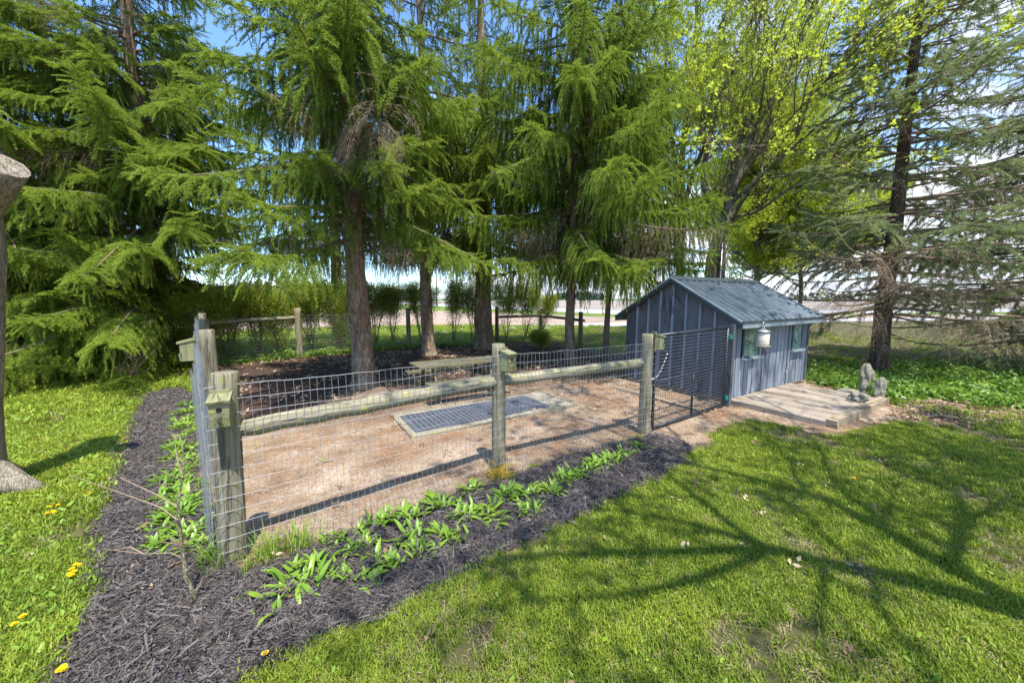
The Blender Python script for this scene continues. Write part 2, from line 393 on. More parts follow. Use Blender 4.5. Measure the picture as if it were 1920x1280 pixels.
SG = [source('grey_spray_a', needle_spray(11, .30, 10, .10), M['needle2']), source('grey_spray_b', needle_spray(12, .34, 12, .09), M['needle2']),
      source('grey_spray_c', needle_spray(13, .26, 9, .11), M['needle2']), source('bare_spray_b', bare_spray(14, .5), M['deadtwig']),
      source('grey_tassel_a', needle_spray(15, .42, 13, .04, .022, .004), M['needle2']), source('grey_tassel_b', needle_spray(16, .36, 11, .05, .022, .004), M['needle2'])]
ML = [source('maple_twig_a', leaf_twig(21), M['maple']), source('maple_twig_b', leaf_twig(22, 7, .075, .22), M['maple'])]
HL = [source('hedge_twig_a', leaf_twig(31, 12, .035, .2, False), M['hedgeleaf']), source('hedge_twig_b', leaf_twig(32, 16, .03, .16, False), M['hedgeleaf'])]
GT = [source('grass_tuft_a', tuft(41), M['grass']), source('grass_tuft_b', tuft(42, 24, .055, .04, .003, 1.0), M['grass']),
      source('grass_tuft_c', tuft(43, 14, .06, .035, .0028, 1.5), M['drygrass']), source('weed_tuft', leaf_twig(44, 9, .045, .05, False, False), M['weed'])]

# ================================================================== SETTING
def sheet(name, pts, z, mat, res=None, wob=0.0):
    mb = MB(); P = [Vector((p[0], p[1], z)) for p in pts]
    if wob:
        Q = []; r = random.Random(len(P))
        for i, p in enumerate(P):
            q = P[(i + 1) % len(P)]; L = (q - p).length; n = max(1, int(L / .12))
            for k in range(n):
                b = p.lerp(q, k / n); Q.append(b + Vector((r.uniform(-wob, wob), r.uniform(-wob, wob), 0)))
        P = Q
    mb.v = P; mb.face(list(range(len(P))), [(0, 0)] * len(P)); o = mb.build(name, mat); o['kind'] = 'structure'; return o
def lawn_mask(t, p, c):
    a = t.ramp(t.noise(p, .9, 6, .65), [(.40, (0, 0, 0)), (.62, (1, 1, 1))])
    c = t.mix(t.math('MULTIPLY', a, .5), c, (.13, .10, .06)); return c
M['lawn'] = ground_mat('lawn_soil', [(.3, (.04, .045, .018)), (.5, (.095, .095, .035)), (.7, (.18, .16, .075))], 3, 8, 45, .8, .03, mask=lawn_mask)
def pen_mask(t, p, c):
    pa = t.ramp(t.noise(p, .9, 6, .6, .5), [(.38, (.80, .64, .52)), (.50, (1, 1, 1)), (.60, (1.2, 1.28, 1.34))]); c = t.mix(1.0, c, pa, 'MULTIPLY')
    sp = t.add('ShaderNodeSeparateXYZ', {0: p})
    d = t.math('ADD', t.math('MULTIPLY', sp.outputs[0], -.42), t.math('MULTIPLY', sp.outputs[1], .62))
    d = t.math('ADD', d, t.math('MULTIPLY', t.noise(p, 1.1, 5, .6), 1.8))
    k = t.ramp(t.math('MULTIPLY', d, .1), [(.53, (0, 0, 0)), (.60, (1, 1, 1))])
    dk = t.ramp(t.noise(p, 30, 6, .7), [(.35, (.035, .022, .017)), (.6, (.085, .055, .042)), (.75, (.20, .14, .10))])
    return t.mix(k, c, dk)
M['dirt'] = ground_mat('pen_dirt', [(.30, (.11, .068, .042)), (.44, (.23, .155, .098)), (.55, (.335, .24, .163)), (.72, (.49, .41, .32))], 2.2, 8, 70, .8, .02,
                       speck=[(95, .10, (.15, .09, .06)), (70, .06, (.62, .56, .47))], mask=pen_mask)
M['mulch'] = ground_mat('mulch', [(.3, (.012, .010, .011)), (.5, (.035, .031, .033)), (.7, (.075, .068, .07))], 9, 8, 70, 1, .03)
M['field'] = ground_mat('tilled_field', [(.3, (.24, .17, .12)), (.5, (.36, .27, .20)), (.7, (.46, .37, .29))], .6, 8, 9, .8, .08)
M['palefield'] = ground_mat('pale_field', [(.3, (.20, .165, .135)), (.5, (.27, .225, .185)), (.7, (.33, .28, .235))], .05, 8, 2, .3, .08)
M['gravel'] = ground_mat('gravel', [(.3, (.28, .27, .27)), (.5, (.40, .39, .39)), (.7, (.50, .49, .49))], 2, 8, 50, .6, .02)
M['crop'] = ground_mat('young_crop', [(.3, (.04, .10, .03)), (.5, (.06, .15, .045)), (.7, (.10, .19, .06))], .3, 8, 4, .4, .05)
M['verge'] = ground_mat('verge_grass', [(.3, (.07, .11, .02)), (.5, (.13, .18, .03)), (.7, (.20, .24, .05))], .8, 8, 12, .7, .08)

sheet('ground', [(-4000, -60), (4000, -60), (4000, 5000), (-4000, 5000)], 0, M['lawn'])
near = [(-200, 668), (100, 655), (300, 645), (400, 641), (570, 636), (750, 627), (1000, 617), (1180, 611), (1560, 603), (2400, 592)]
fard = [(-200, 646), (100, 636), (300, 629), (400, 626), (570, 623), (750, 617), (1000, 609), (1180, 604), (1560, 597), (2400, 588)]
top1 = [(-200, 580), (300, 579.5), (530, 579), (720, 579.5), (900, 585), (1180, 596), (1560, 592), (2400, 584)]
top2 = [(-200, 569), (300, 569), (530, 567.5), (720, 568.5), (900, 578), (1180, 590), (1560, 588), (2400, 580)]
top3 = [(-200, 565), (300, 565), (530, 564.5), (720, 565.5), (900, 573), (1180, 583), (1560, 582), (2400, 575)]
G = lambda L: [gp(*p) for p in L]
sheet('driveway', G(near) + G(fard)[::-1], .012, M['gravel'])
sheet('tilled_field', G(fard) + G(top1)[::-1], .008, M['field'])
sheet('verge', G(top1) + G(top2)[::-1], .012, M['verge'])
sheet('road', G(top2) + G(top3)[::-1], .016, M['gravel'])
sheet('pale_field', G(top3) + [gp(2400, 563.4), gp(-200, 562.8)], .02, M['palefield'])
sheet('crop_field', [gp(-200, 562.7), gp(2400, 563.3), (4000, 4800), (-4000, 4800)], .05, M['crop'])

inner_px = [(372, 745), (372, 800), (362, 860), (378, 920), (398, 985), (412, 1050), (440, 1075), (490, 1068), (560, 1040), (620, 1015), (700, 985), (800, 945), (880, 918), (950, 900), (1020, 872), (1100, 848), (1180, 825), (1240, 815)]
outer_px = [(1300, 840), (1280, 872), (1200, 912), (1130, 950), (1050, 987), (950, 1032), (860, 1080), (770, 1130), (700, 1168), (610, 1192), (560, 1218), (500, 1245), (430, 1290), (380, 1400),
            (60, 1400), (85, 1282), (130, 1225), (165, 1170), (176, 1130), (166, 1090), (180, 1040), (186, 980), (200, 930), (215, 890), (225, 850), (236, 810), (252, 775), (268, 745), (300, 733), (345, 727)]
MULCH = G(inner_px) + G(outer_px)
C0 = Vector((-8.6, 10.2, 0)); P1 = Vector((-2.1, 2.56, 0)); P2 = Vector((-.15, 4.04, 0)); P3 = Vector((1.92, 5.18, 0)); P4 = Vector((3.86, 6.50, 0))
BK = [Vector((-7.08, 12.17, 0)), Vector((-4.12, 14.6, 0)), Vector((-.65, 15.82, 0)), Vector((1.35, 17.3, 0)), Vector((2.64, 14.13, 0))]
DIRT = [gp(380, 700), C0 + Vector((-.2, .2, 0))] + BK + [Vector((4.2, 12, 0)), Vector((5.2, 10.6, 0)), Vector((7.2, 8.6, 0))] + G([(1700, 765), (1690, 790), (1625, 806), (1570, 822), (1480, 800), (1400, 790), (1340, 812), (1318, 845), (1290, 850), (1240, 822)]) + G(inner_px)[::-1]
def wobble_poly(P, wob, seed, step=.1):
    r = random.Random(seed); Q = []
    for i, p in enumerate(P):
        q = P[(i + 1) % len(P)]; n = max(1, int((q - p).length / step))
        for k in range(n): Q.append(p.lerp(q, k / n) + Vector((r.uniform(-wob, wob), r.uniform(-wob, wob), 0)))
    return Q
MULW = wobble_poly(MULCH, .035, 3); DIRW = wobble_poly(DIRT, .06, 4)
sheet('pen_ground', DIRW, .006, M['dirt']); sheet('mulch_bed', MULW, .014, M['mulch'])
LITTER = G([(1640, 800), (1690, 790), (1760, 800), (1900, 800), (2100, 800), (2100, 765), (1900, 758), (1760, 750), (1700, 757)])
M['litter'] = ground_mat('leaf_litter', [(.3, (.08, .05, .035)), (.5, (.20, .14, .10)), (.7, (.36, .28, .21))], 5, 8, 40, .9, .03)
sheet('litter_strip', wobble_poly(LITTER, .08, 6), .005, M['litter'])
sheet('spruce_litter', wobble_poly(G([(-200, 790), (0, 752), (120, 745), (240, 727), (350, 712), (372, 690), (380, 668), (200, 660), (-200, 660)]), .08, 7), .005, M['litter'])

def inpoly(px, py, P):
    res = np.zeros(len(px), bool); n = len(P)
    for i in range(n):
        a, b = P[i], P[(i + 1) % n]
        if a[1] == b[1]: continue
        c = ((a[1] > py) != (b[1] > py)) & (px < (b[0] - a[0]) * (py - a[1]) / (b[1] - a[1]) + a[0]); res ^= c
    return res
def pnoise(px, py, s, seed=0):
    r = np.random.RandomState(seed); v = np.zeros(len(px))
    for k in range(6):
        a = r.rand() * 6.28; f = s * (1.5 ** k) * r.uniform(.7, 1.3)
        v += np.sin((px * math.cos(a) + py * math.sin(a)) * f + r.rand() * 6.28 + 1.3 * np.sin((px * math.sin(a) - py * math.cos(a)) * f * .7 + r.rand() * 6)) / (1.25 ** k)
    return v / 3.0
# --- lawn grass
def grass_zone(n, r0, r1, s0, s1, seed):
    r = np.random.RandomState(seed); a = r.uniform(-1.10, 1.10, n); d = np.sqrt(r.uniform(r0 * r0, r1 * r1, n))
    px, py = np.sin(a) * d, np.cos(a) * d
    jx, jy = px + r.normal(0, .02, n), py + r.normal(0, .02, n)
    k = ~inpoly(jx, jy, MULW) & ~inpoly(jx, jy, DIRW)
    k &= ~(inpoly(jx, jy, LITTER) & (r.rand(n) < .45))
    bare = pnoise(px, py, 2.2, 3) + .35 * (px > 2) * (px - 2) * .25
    k &= ~((bare > .55) & (r.rand(n) < .85)); k &= ~((pnoise(px, py, 7.0, 31) > .75) & (r.rand(n) < .7))
    px, py, bare = px[k], py[k], bare[k]; m = len(px); rr = np.random.RandomState(seed + 1)
    green = pnoise(px, py, 1.1, 8) * .38 + pnoise(px, py, 5.0, 18) * .22 + .5
    left = px < -2
    u = rr.rand(m); dry = .13 + .30 * (bare > .2)
    idx = np.where(u < .47, 0, 1); m_ = None; idx = np.where(u > 1 - dry * np.where(left, .4, 1), 2, idx); idx = np.where((u > .42) & (u < np.where(left, .55, .44)), 3, idx)
    rot = np.stack([rr.normal(0, .08, m), rr.normal(0, .08, m), rr.uniform(0, 6.28, m)], 1)
    scl = rr.uniform(s0, s1, m) * np.where(left, 1.2, .95); tint = np.clip(green + rr.normal(0, .18, m) + .12 * left, 0, 1)
    return [np.stack([px, py, np.zeros(m)], 1), rot, scl, idx.astype('i'), tint]
zs = [grass_zone(42000, 1.2, 5.0, .75, 1.25, 1), grass_zone(42000, 5.0, 9.0, 1.0, 1.6, 2), grass_zone(26000, 9, 15, 1.5, 2.4, 3), grass_zone(16000, 15, 27, 2.2, 3.4, 4)]
Zc = [np.concatenate([z[i] for z in zs]) for i in range(5)]
tag(scatter('lawn_grass', tuple(Zc), GT), 'short green lawn grass around the pen', 'grass', kind='stuff')

# --- mulch chips
def chip(seed, L=.05):
    r = random.Random(seed); mb = MB()
    for i in range(9):
        a = r.uniform(-.9, .9) + (3.14 if r.random() < .5 else 0); l = L * r.uniform(.35, 1.0); p = Vector((r.uniform(-.05, .05), r.uniform(-.05, .05), r.uniform(0, .014)))
        d = Vector((math.cos(a), math.sin(a), r.uniform(-.25, .25))).normalized(); s_ = d.cross(Z).normalized() * r.uniform(.0010, .0036); up = Z * r.uniform(.001, .004)
        k = len(mb.v); mb.v += [p - s_, p + s_ + up, p + d * l + s_ * .5, p + d * l - s_ * .8 + up, p + d * l * .5 + Z * .006]
        mb.face([k, k + 1, k + 4], [(0, 0)] * 3); mb.face([k + 1, k + 2, k + 4], [(0, 0)] * 3); mb.face([k + 2, k + 3, k + 4], [(0, 0)] * 3); mb.face([k + 3, k, k + 4], [(0, 0)] * 3)
    return mb
CK = [source('chip_a', chip(51), M['chip']), source('chip_b', chip(52, .075), M['chip']), source('chip_c', chip(53, .035), M['chip'])]
def area_scatter(name, poly, n, srcs, smin, smax, seed, z=.012, tilt=.25, label=None, cat=None, keep=None, tfun=None, bb=None, weights=None, parent=None):
    r = np.random.RandomState(seed)
    xs = [p[0] for p in poly]; ys = [p[1] for p in poly]
    bb = bb or (min(xs), max(xs), min(ys), max(ys))
    px = r.uniform(bb[0], bb[1], n); py = r.uniform(bb[2], bb[3], n); k = inpoly(px, py, poly)
    if keep is not None: k &= keep(px, py, r)
    px, py = px[k], py[k]; m = len(px)
    rot = np.stack([r.normal(0, tilt, m), r.normal(0, tilt, m), r.uniform(0, 6.28, m)], 1)
    idx = r.choice(len(srcs), m, p=weights).astype('i')
    t = r.rand(m) ** 1.4 if tfun is None else tfun(px, py, r)
    o = scatter(name, (np.stack([px, py, np.full(m, z) + r.uniform(0, .006, m)], 1), rot, r.uniform(smin, smax, m), idx, t), srcs, parent)
    return tag(o, label, cat, kind='stuff')
area_scatter('mulch_chips', MULW, 260000, CK, .5, 1.0, 9, .014, label='dark shredded bark mulch covering the curved bed', cat='mulch', bb=(-7.5, 3.2, 1.2, 9.2))
area_scatter('mulch_debris', MULW, 9000, [CK[1]], .9, 1.7, 91, .02, .4, label='larger pale bark shreds lying on the mulch bed', cat='mulch', bb=(-7.5, 3.2, 1.2, 9.2), tfun=lambda x, y, r: r.rand(len(x)) ** .5)
# --- litter in the pen: small pale chips, needles, dead leaves
def deadleaf(seed):
    r = random.Random(seed); mb = MB()
    for i in range(3):
        p = Vector((r.uniform(-.08, .08), r.uniform(-.08, .08), .004)); e = Euler((r.uniform(-.5, .5), r.uniform(-.5, .5), r.uniform(0, 6.28))).to_matrix(); s_ = r.uniform(.02, .045)
        k = len(mb.v); mb.v += [p + e @ Vector((x * s_, y * s_, z * s_)) for x, y, z in ((-1, 0, .2), (-.2, .55, 0), (.9, .1, .3), (-.1, -.5, .1))]
        mb.face([k, k + 1, k + 2], [(0, 0)] * 3); mb.face([k, k + 2, k + 3], [(0, 0)] * 3)
    return mb
SC = [source('sand_chip_a', chip(61, .03), M['sandchip']), source('sand_chip_b', chip(62, .022), M['sandchip'])]
DL = [source('dead_leaves_a', deadleaf(63), M['deadleaf']), source('dead_leaves_b', deadleaf(64), M['deadleaf'])]
area_scatter('wood_chips', DIRW, 42000, SC, .35, .8, 12, .006, label='sandy wood chips scattered over the pen floor', cat='wood chips', bb=(-3.6, 5.5, 2.4, 9.0))
area_scatter('dead_leaves', DIRW, 9000, DL, .7, 1.5, 13, .01, label='dry fallen leaves lying along the back of the pen', cat='leaves', bb=(-9, 6, 6, 17.5), keep=lambda x, y, r: (r.rand(len(x)) < .25) | ((y > 10.5) & (pnoise(x, y, 2, 5) > -.1)), tfun=lambda x, y, r: r.rand(len(x)))
area_scatter('strip_leaves', LITTER, 1800, DL, .7, 1.4, 14, .01, label='dead leaves on the litter strip behind the deck', cat='leaves')
area_scatter('lawn_leaves', [Vector((-6, 1.2, 0)), Vector((6, 1.2, 0)), Vector((9, 6.5, 0)), Vector((-9, 6.5, 0))], 260, DL, .4, .8, 15, .045, label='single brown leaves dropped on the lawn', cat='leaves')
# --- leafy ground cover right of shed
GC = [source('cover_a', leaf_twig(71, 14, .07, .18, False, False), M['ivy']), source('cover_b', leaf_twig(72, 12, .09, .2, False, False), M['ivy'])]
area_scatter('ground_cover', G([(1500, 712), (1590, 735), (1660, 752), (1760, 752), (1900, 772), (2150, 790), (2150, 690), (1800, 680), (1600, 690), (1515, 690)]), 6500, GC, .8, 1.5, 16, .07, .5,
             label='leafy ground cover growing under the right spruce', cat='ground cover', tfun=lambda x, y, r: np.clip(r.normal(.4, .25, len(x)), 0, 1))
area_scatter('hedge_undergrowth', wobble_poly([BK[0] + Vector((-1.7, -2, 0)), BK[0] + Vector((0, -.35, 0)), BK[1] + Vector((0, -.35, 0)), BK[2] + Vector((.3, -.4, 0)), BK[2] + Vector((.3, .7, 0)), BK[1] + Vector((-.4, .9, 0)), BK[0] + Vector((-1.8, .9, 0))], .1, 8), 2600, GC, .8, 1.6, 17, .06, .5,
             label='low green weeds growing along the back fence', cat='weeds', tfun=lambda x, y, r: np.clip(r.normal(.55, .25, len(x)), 0, 1))

# ================================================================== SHED
T = Vector((.8497, .5272, 0)); N_ = Vector((-.5272, .8497, 0)); SC0 = Vector((4.01, 6.70, 0))
LW, DW, EZ, RZ = 3.22, 2.40, 1.66, 2.36
def S(a, b, z): return SC0 + T * a + N_ * b + Z * z
shed = thing('garden_shed', S(LW / 2, DW / 2, 0), 'blue-grey board shed with a ribbed metal gable roof beside the deck', 'shed')
rz = lambda b: EZ + (RZ - EZ) * (1 - abs(b - DW / 2) / (DW / 2))
mb = MB(); mb.box(S(LW / 2, DW / 2, .05), (T, N_, Z), (LW / 2 - .02, DW / 2 - .02, .05)); mb.build('floor_frame', M['beam'], shed)
nb = 8; bw = DW / nb
for k in range(nb):                                  # gable facing the pen
    b0, b1 = k * bw + .004, (k + 1) * bw - .004
    pts = [S(0, b0, .09), S(0, b1, .09), S(0, b1, rz(b1) - .03)] + ([S(0, DW / 2, rz(DW / 2) - .03)] if b0 < DW / 2 < b1 else []) + [S(0, b0, rz(b0) - .03)]
    mb = MB(); mb.prism(pts, T * (.02 + .004 * R.random())); mb.build('wall_board', M['shed_shade_tone'], shed)
    bm_ = (k + 1) * bw
    if k < nb - 1:
        mb = MB(); mb.box(S(-.017, bm_, (.1 + rz(bm_) - .05) / 2), (T, N_, Z), (.016, .022, (rz(bm_) - .15) / 2)); mb.build('batten', M['shed_sun_tone'], shed)  # lightened paint stands in for sunlit, worn batten edges
for b in (.03, DW - .03):
    mb = MB(); mb.box(S(-.013, b, EZ / 2 + .03), (T, N_, Z), (.012, .035, EZ / 2 - .05)); mb.build('corner_board', M['shed_shade_tone'], shed)
# other gable and back wall
mb = MB(); mb.prism([S(LW, .02, .09), S(LW, DW - .02, .09), S(LW, DW - .02, EZ), S(LW, DW / 2, RZ - .03), S(LW, .02, EZ)], -T * .02); mb.build('wall', M['shed_shade_tone'], shed)
mb = MB(); mb.box(S(LW / 2, DW - .012, EZ / 2 + .05), (T, N_, Z), (LW / 2 - .04, .01, EZ / 2 - .05)); mb.build('wall', M['shed'], shed)
# front wall: narrow grooved boards, two windows
WINS = [(.40, 1.0, .83, 1.56), (2.46, 2.92, .83, 1.56)]
a = .02; fw = .161
k = 0
while a < LW - .03:
    a1 = min(a + fw, LW - .02); zt = EZ - .02
    segs = [(.08, zt)]
    mid = (a + a1) / 2
    for (w0, w1, z0, z1) in WINS:
        if w0 - .03 < mid < w1 + .03: segs = [(.08, z0 - .03), (z1 + .03, zt)]
    for s0, s1 in segs:
        mb = MB(); mb.box(S((a + a1) / 2, -.004 - .004 * (k % 2), (s0 + s1) / 2), (T, N_, Z), ((a1 - a) / 2 - .009, .012, (s1 - s0) / 2)); mb.build('wall_board', M['shed_sun_tone'], shed)
    a = a1; k += 1
mb = MB(); mb.box(S(LW / 2, .022, EZ / 2 + .04), (T, N_, Z), (LW / 2 - .03, .006, EZ / 2 - .05)); mb.build('wall_backing', M['hole'], shed)
for a in (-.012, LW + .012):
    mb = MB(); mb.box(S(a, -.028, EZ / 2 + .02), (T, N_, Z), (.04, .012, EZ / 2 - .06)); mb.build('corner_board', M['shed'], shed)
m, t, out = newmat('window_glass'); p_ = t.add('ShaderNodeTexCoord').outputs['Object']
c_ = t.ramp(t.noise(p_, 5, 5, .6, 1.5), [(.35, (.05, .12, .08)), (.5, (.20, .33, .26)), (.65, (.45, .55, .48))])  # reflections of the trees painted into the pane colour as mottled green
finish(t, out, c_, .08, None, spec=.9); M['glass'] = m
for (w0, w1, z0, z1) in WINS:
    wn = MB()
    for zc, hh in ((z0, .02), (z1, .025)): wn.box(S((w0 + w1) / 2, -.03, zc), (T, N_, Z), ((w1 - w0) / 2 + .03, .016, hh))
    for ac in (w0, w1): wn.box(S(ac, -.028, (z0 + z1) / 2), (T, N_, Z), (.02, .014, (z1 - z0) / 2))
    wo = wn.build('window', M['shed'], shed)
    g = MB(); g.box(S((w0 + w1) / 2, -.018, (z0 + z1) / 2), (T, N_, Z), ((w1 - w0) / 2 - .018, .004, (z1 - z0) / 2 - .018)); g.build('pane', M['glass'], wo)
    g = MB(); g.box(S((w0 + w1) / 2, -.055, z0 - .015), (T, N_, Z), ((w1 - w0) / 2 + .05, .045, .014)); g.build('sill', M['trim'], wo)
dr = MB()                                            # door stiles and head
dr.box(S(1.73, -.026, 1.575), (T, N_, Z), (.56, .01, .02))
for ac in (1.18, 2.28): dr.box(S(ac, -.026, .83), (T, N_, Z), (.012, .008, .72))
do = dr.build('door', M['shed'], shed)
hd = MB(); hd.box(S(1.27, -.05, .92), (T, N_, Z), (.04, .02, .012)); hd.box(S(1.27, -.05, .86), (T, N_, Z), (.012, .02, .05)); hd.build('latch', M['chain'], do)
hd = MB(); hd.tube([S(2.2, -.04, .42), S(2.2, -.07, .4), S(2.2, -.07, .3), S(2.2, -.04, .28)], .008); hd.build('handle', M['chain'], do)
# roof
OV, OG = .24, .14
sl = (RZ - EZ) / (DW / 2)
for side in (0, 1):
    def Rf(a, q, lift=0):                            # q = distance from ridge in plan
        b = DW / 2 + (q if side else -q); return S(a, b, RZ + .03 - sl * q + lift)
    W = DW / 2 + OV; nr = 15
    pn = 4
    for k in range(pn):
        a0 = -OG + (LW + 2 * OG) * k / pn; a1 = -OG + (LW + 2 * OG) * (k + 1) / pn
        mb = MB(); mb.prism([Rf(a0, .0), Rf(a1, .0), Rf(a1, W), Rf(a0, W)], Z * -.012); mb.build('roof_panel', M['roof'], shed)
    for k in range(nr + 1):
        ac = -OG + .02 + (LW + 2 * OG - .04) * k / nr
        mb = MB(); mb.prism([Rf(ac - .022, .03, .001), Rf(ac - .008, .03, .02), Rf(ac + .008, .03, .02), Rf(ac + .022, .03, .001)], Rf(ac, W, 0) - Rf(ac, .03, 0)); mb.build('roof_rib', M['roof'], shed)
    for a_ in (-OG - .012, LW + OG + .012):          # rake boards
        mb = MB(); mb.prism([Rf(a_, 0, -.015), Rf(a_, W + .01, -.015), Rf(a_, W + .01, -.11), Rf(a_, 0, -.11)], T * (.02 if a_ < 0 else -.02)); mb.build('rake_board', M['trimdark'], shed)
        mb = MB(); mb.prism([Rf(a_ - .008, 0, .012), Rf(a_ - .008, W + .01, .012), Rf(a_ - .008, W + .01, -.022), Rf(a_ - .008, 0, -.022)], T * .03); mb.build('rake_trim', M['trim'], shed)
    mb = MB(); b_ = DW / 2 + (W if side else -W); sg = 1 if side else -1
    mb.box(S(LW / 2, b_ + sg * .012, RZ - sl * W - .045), (T, N_, Z), (LW / 2 + OG, .011, .045)); mb.build('fascia', M['trim'], shed)
    mb = MB(); mb.box(S(LW / 2, b_ + sg * .02, RZ - sl * W + .018), (T, N_, Z), (LW / 2 + OG + .02, .018, .014)); mb.build('drip_edge', M['trimdark'], shed)
    mb = MB(); mb.prism([Rf(-OG + .02, .03, -.03), Rf(LW + OG - .02, .03, -.03), Rf(LW + OG - .02, W - .02, -.03), Rf(-OG + .02, W - .02, -.03)], Z * -.02); mb.build('soffit', M['beam'], shed)
mb = MB(); mb.prism([S(-OG, DW / 2 - .12, RZ + .03 - .07 * 1 + .025), S(-OG, DW / 2, RZ + .065), S(-OG, DW / 2 + .12, RZ - .015), S(-OG, DW / 2 + .12, RZ - .025), S(-OG, DW / 2, RZ + .05), S(-OG, DW / 2 - .12, RZ - .025)], T * (LW + 2 * OG)); mb.build('ridge_cap', M['roof'], shed)

# feeder hanging from the eave
fp = S(.50, -.30, 0); fp.z = 0
fz = 1.07
fd = thing('hanging_bird_feeder', fp + Z * fz, 'cream enamel can-shaped bird feeder hanging from the shed eave', 'bird feeder')
mb = MB(); mb.tube([fp + Z * (fz + .03), fp + Z * (fz + .06), fp + Z * (fz + .24), fp + Z * (fz + .28)], [.105, .112, .11, .09], 20); mb.build('body', M['feeder'], fd)
mb = MB(); mb.tube([fp + Z * (fz + .28), fp + Z * (fz + .295), fp + Z * (fz + .31), fp + Z * (fz + .34)], [.125, .125, .09, .03], 20); mb.build('lid', M['chain'], fd)
mb = MB(); mb.tube([fp + Z * (fz), fp + Z * (fz + .02), fp + Z * (fz + .03)], [.13, .145, .14], 20); mb.build('tray', M['feedertray'], fd)
mb = MB(); mb.tube([fp + T * (-.035) + Z * (fz + .33), fp + T * (-.035) + Z * (fz + .43), fp + Z * (fz + .47), fp + T * .035 + Z * (fz + .43), fp + T * .035 + Z * (fz + .33)], .009, 6); mb.build('hanging_loop', M['chain'], fd)
mb = MB(); e_ = S(.50, -.22, 1.62); mb.tube([e_, e_ - Z * .02 - N_ * .05, fp + Z * (fz + .52), fp + Z * (fz + .475)], .006, 6); mb.build('hook', M['steel'], fd)

# ================================================================== DECK
deck = thing('wooden_deck', S(1.4, -.8, 0), 'low weathered plank deck in front of the shed', 'deck')
a = .02
k = 0
while a < 2.5:
    wd = .138; zt = .085 + R.uniform(-.003, .003)
    L0 = -.03 - (.0 if k < 19 else .0); end = -1.47 + R.uniform(-.012, .012)
    mb = MB(); mb.box(S(a + wd / 2, (L0 + end) / 2, zt), (N_, T, Z), (abs(end - L0) / 2, wd / 2 - .004, .014), .002); mb.build('deck_plank', M['deck'], deck); a += wd; k += 1
for b in (-.15, -.8, -1.38):
    mb = MB(); mb.box(S(1.26, b, .034), (T, N_, Z), (1.24, .03, .034)); mb.build('joist', M['beam'], deck)
mb = MB(); mb.box(S(-.0, -.75, .05), (N_, T, Z), (.73, .018, .046)); mb.build('edge_board', M['deck'], deck)
for a0, a1, dz in ((.0, .12, 0), (.13, 1.5, .006), (1.51, 2.50, 0)):
    mb = MB(); mb.box(S((a0 + a1) / 2, -1.55, .066 + dz), (T, N_, Z), ((a1 - a0) / 2, .066, .064), .004); mb.build('edge_beam', M['beam'], deck)
# ================================================================== ROCKS
def rock(name, p, h, rx, ry, lean, label, seed, grp=None):
    r = random.Random(seed); mb = MB(); n = 18; rings = 14; ph = [r.random() * 6.28 for _ in range(6)]
    pts = []
    for i in range(rings):
        f = i / (rings - 1); prof = (1.02 - .25 * f) * (1 if f < .75 else math.sqrt(max(0, 1 - ((f - .75) / .27) ** 2)))
        for k_ in range(n):
            a_ = 6.283 * k_ / n; q = prof * (1 + .16 * math.sin(2 * a_ + ph[0] + 3 * f) + .12 * math.sin(3 * a_ + ph[1] - 5 * f) + .13 * math.sin(5 * a_ + ph[2] + 9 * f) + .08 * math.sin(9 * f * 2 + ph[3]) + r.uniform(-.13, .13))
            pts.append(p + Vector((math.cos(a_) * rx * q + lean[0] * f, math.sin(a_) * ry * q + lean[1] * f, -.03 + (h + .03) * f)))
    mb.v = pts
    for i in range(rings - 1):
        for k_ in range(n):
            k2 = (k_ + 1) % n; mb.face([i * n + k_, i * n + k2, (i + 1) * n + k2, (i + 1) * n + k_], [(0, 0)] * 4, False)
    mb.face([(rings - 1) * n + k_ for k_ in range(n)], [(0, 0)] * n, True)
    return tag(mb.build(name, M['rock'], None, tuple(p)), label, 'rock', grp)
rock('standing_stone', gp(1624, 742), .66, .12, .09, (-.02, .03), 'tallest upright weathered grey stone behind the deck corner', 1)
rock('standing_stone', gp(1646, 754), .48, .085, .075, (.03, .0), 'narrow upright stone right of the tallest stone by the deck', 2)
rock('rock', gp(1614, 762), .26, .17, .12, (-.04, .02), 'pale blocky rock at the foot of the upright stones', 3)
rock('rock', gp(1588, 741), .15, .2, .12, (0, 0), 'low dark mossy rock at the back edge of the deck', 4)

# ================================================================== FENCES
def wire(mb_or_parent, p0, p1, r=.0017, wob=.003, seg=.25, seed=0, name='wire'):
    rr = random.Random(seed); n = max(2, int((p1 - p0).length / seg)); pts = [p0.lerp(p1, i / n) + (Vector((rr.uniform(-wob, wob), rr.uniform(-wob, wob), rr.uniform(-wob, wob))) if 0 < i < n else Vector()) for i in range(n + 1)]
    if isinstance(mb_or_parent, MB): mb_or_parent.tube(pts, r, 3, False); return
    mb = MB(); mb.tube(pts, r, 4, False); return mb.build(name, M['wire'], mb_or_parent)
def post(parent, p, h, r=.085, seed=0, lean=(0, 0), mat='post', notch=False):
    rr = random.Random(seed); mb = MB(); n = 16; pts = []; rad = []
    for i in range(11):
        f = i / 10; pts.append(p + Vector((lean[0] * f, lean[1] * f, -.1 + (h + .1) * f))); rad.append(r * (1.08 - .12 * f + rr.uniform(-.012, .012)))
    pts.append(pts[-1] + Z * .006); rad.append(r * .88)
    mb.tube(pts, rad, n, True, .02, rng=rr); return mb.build('post', M[mat], parent)
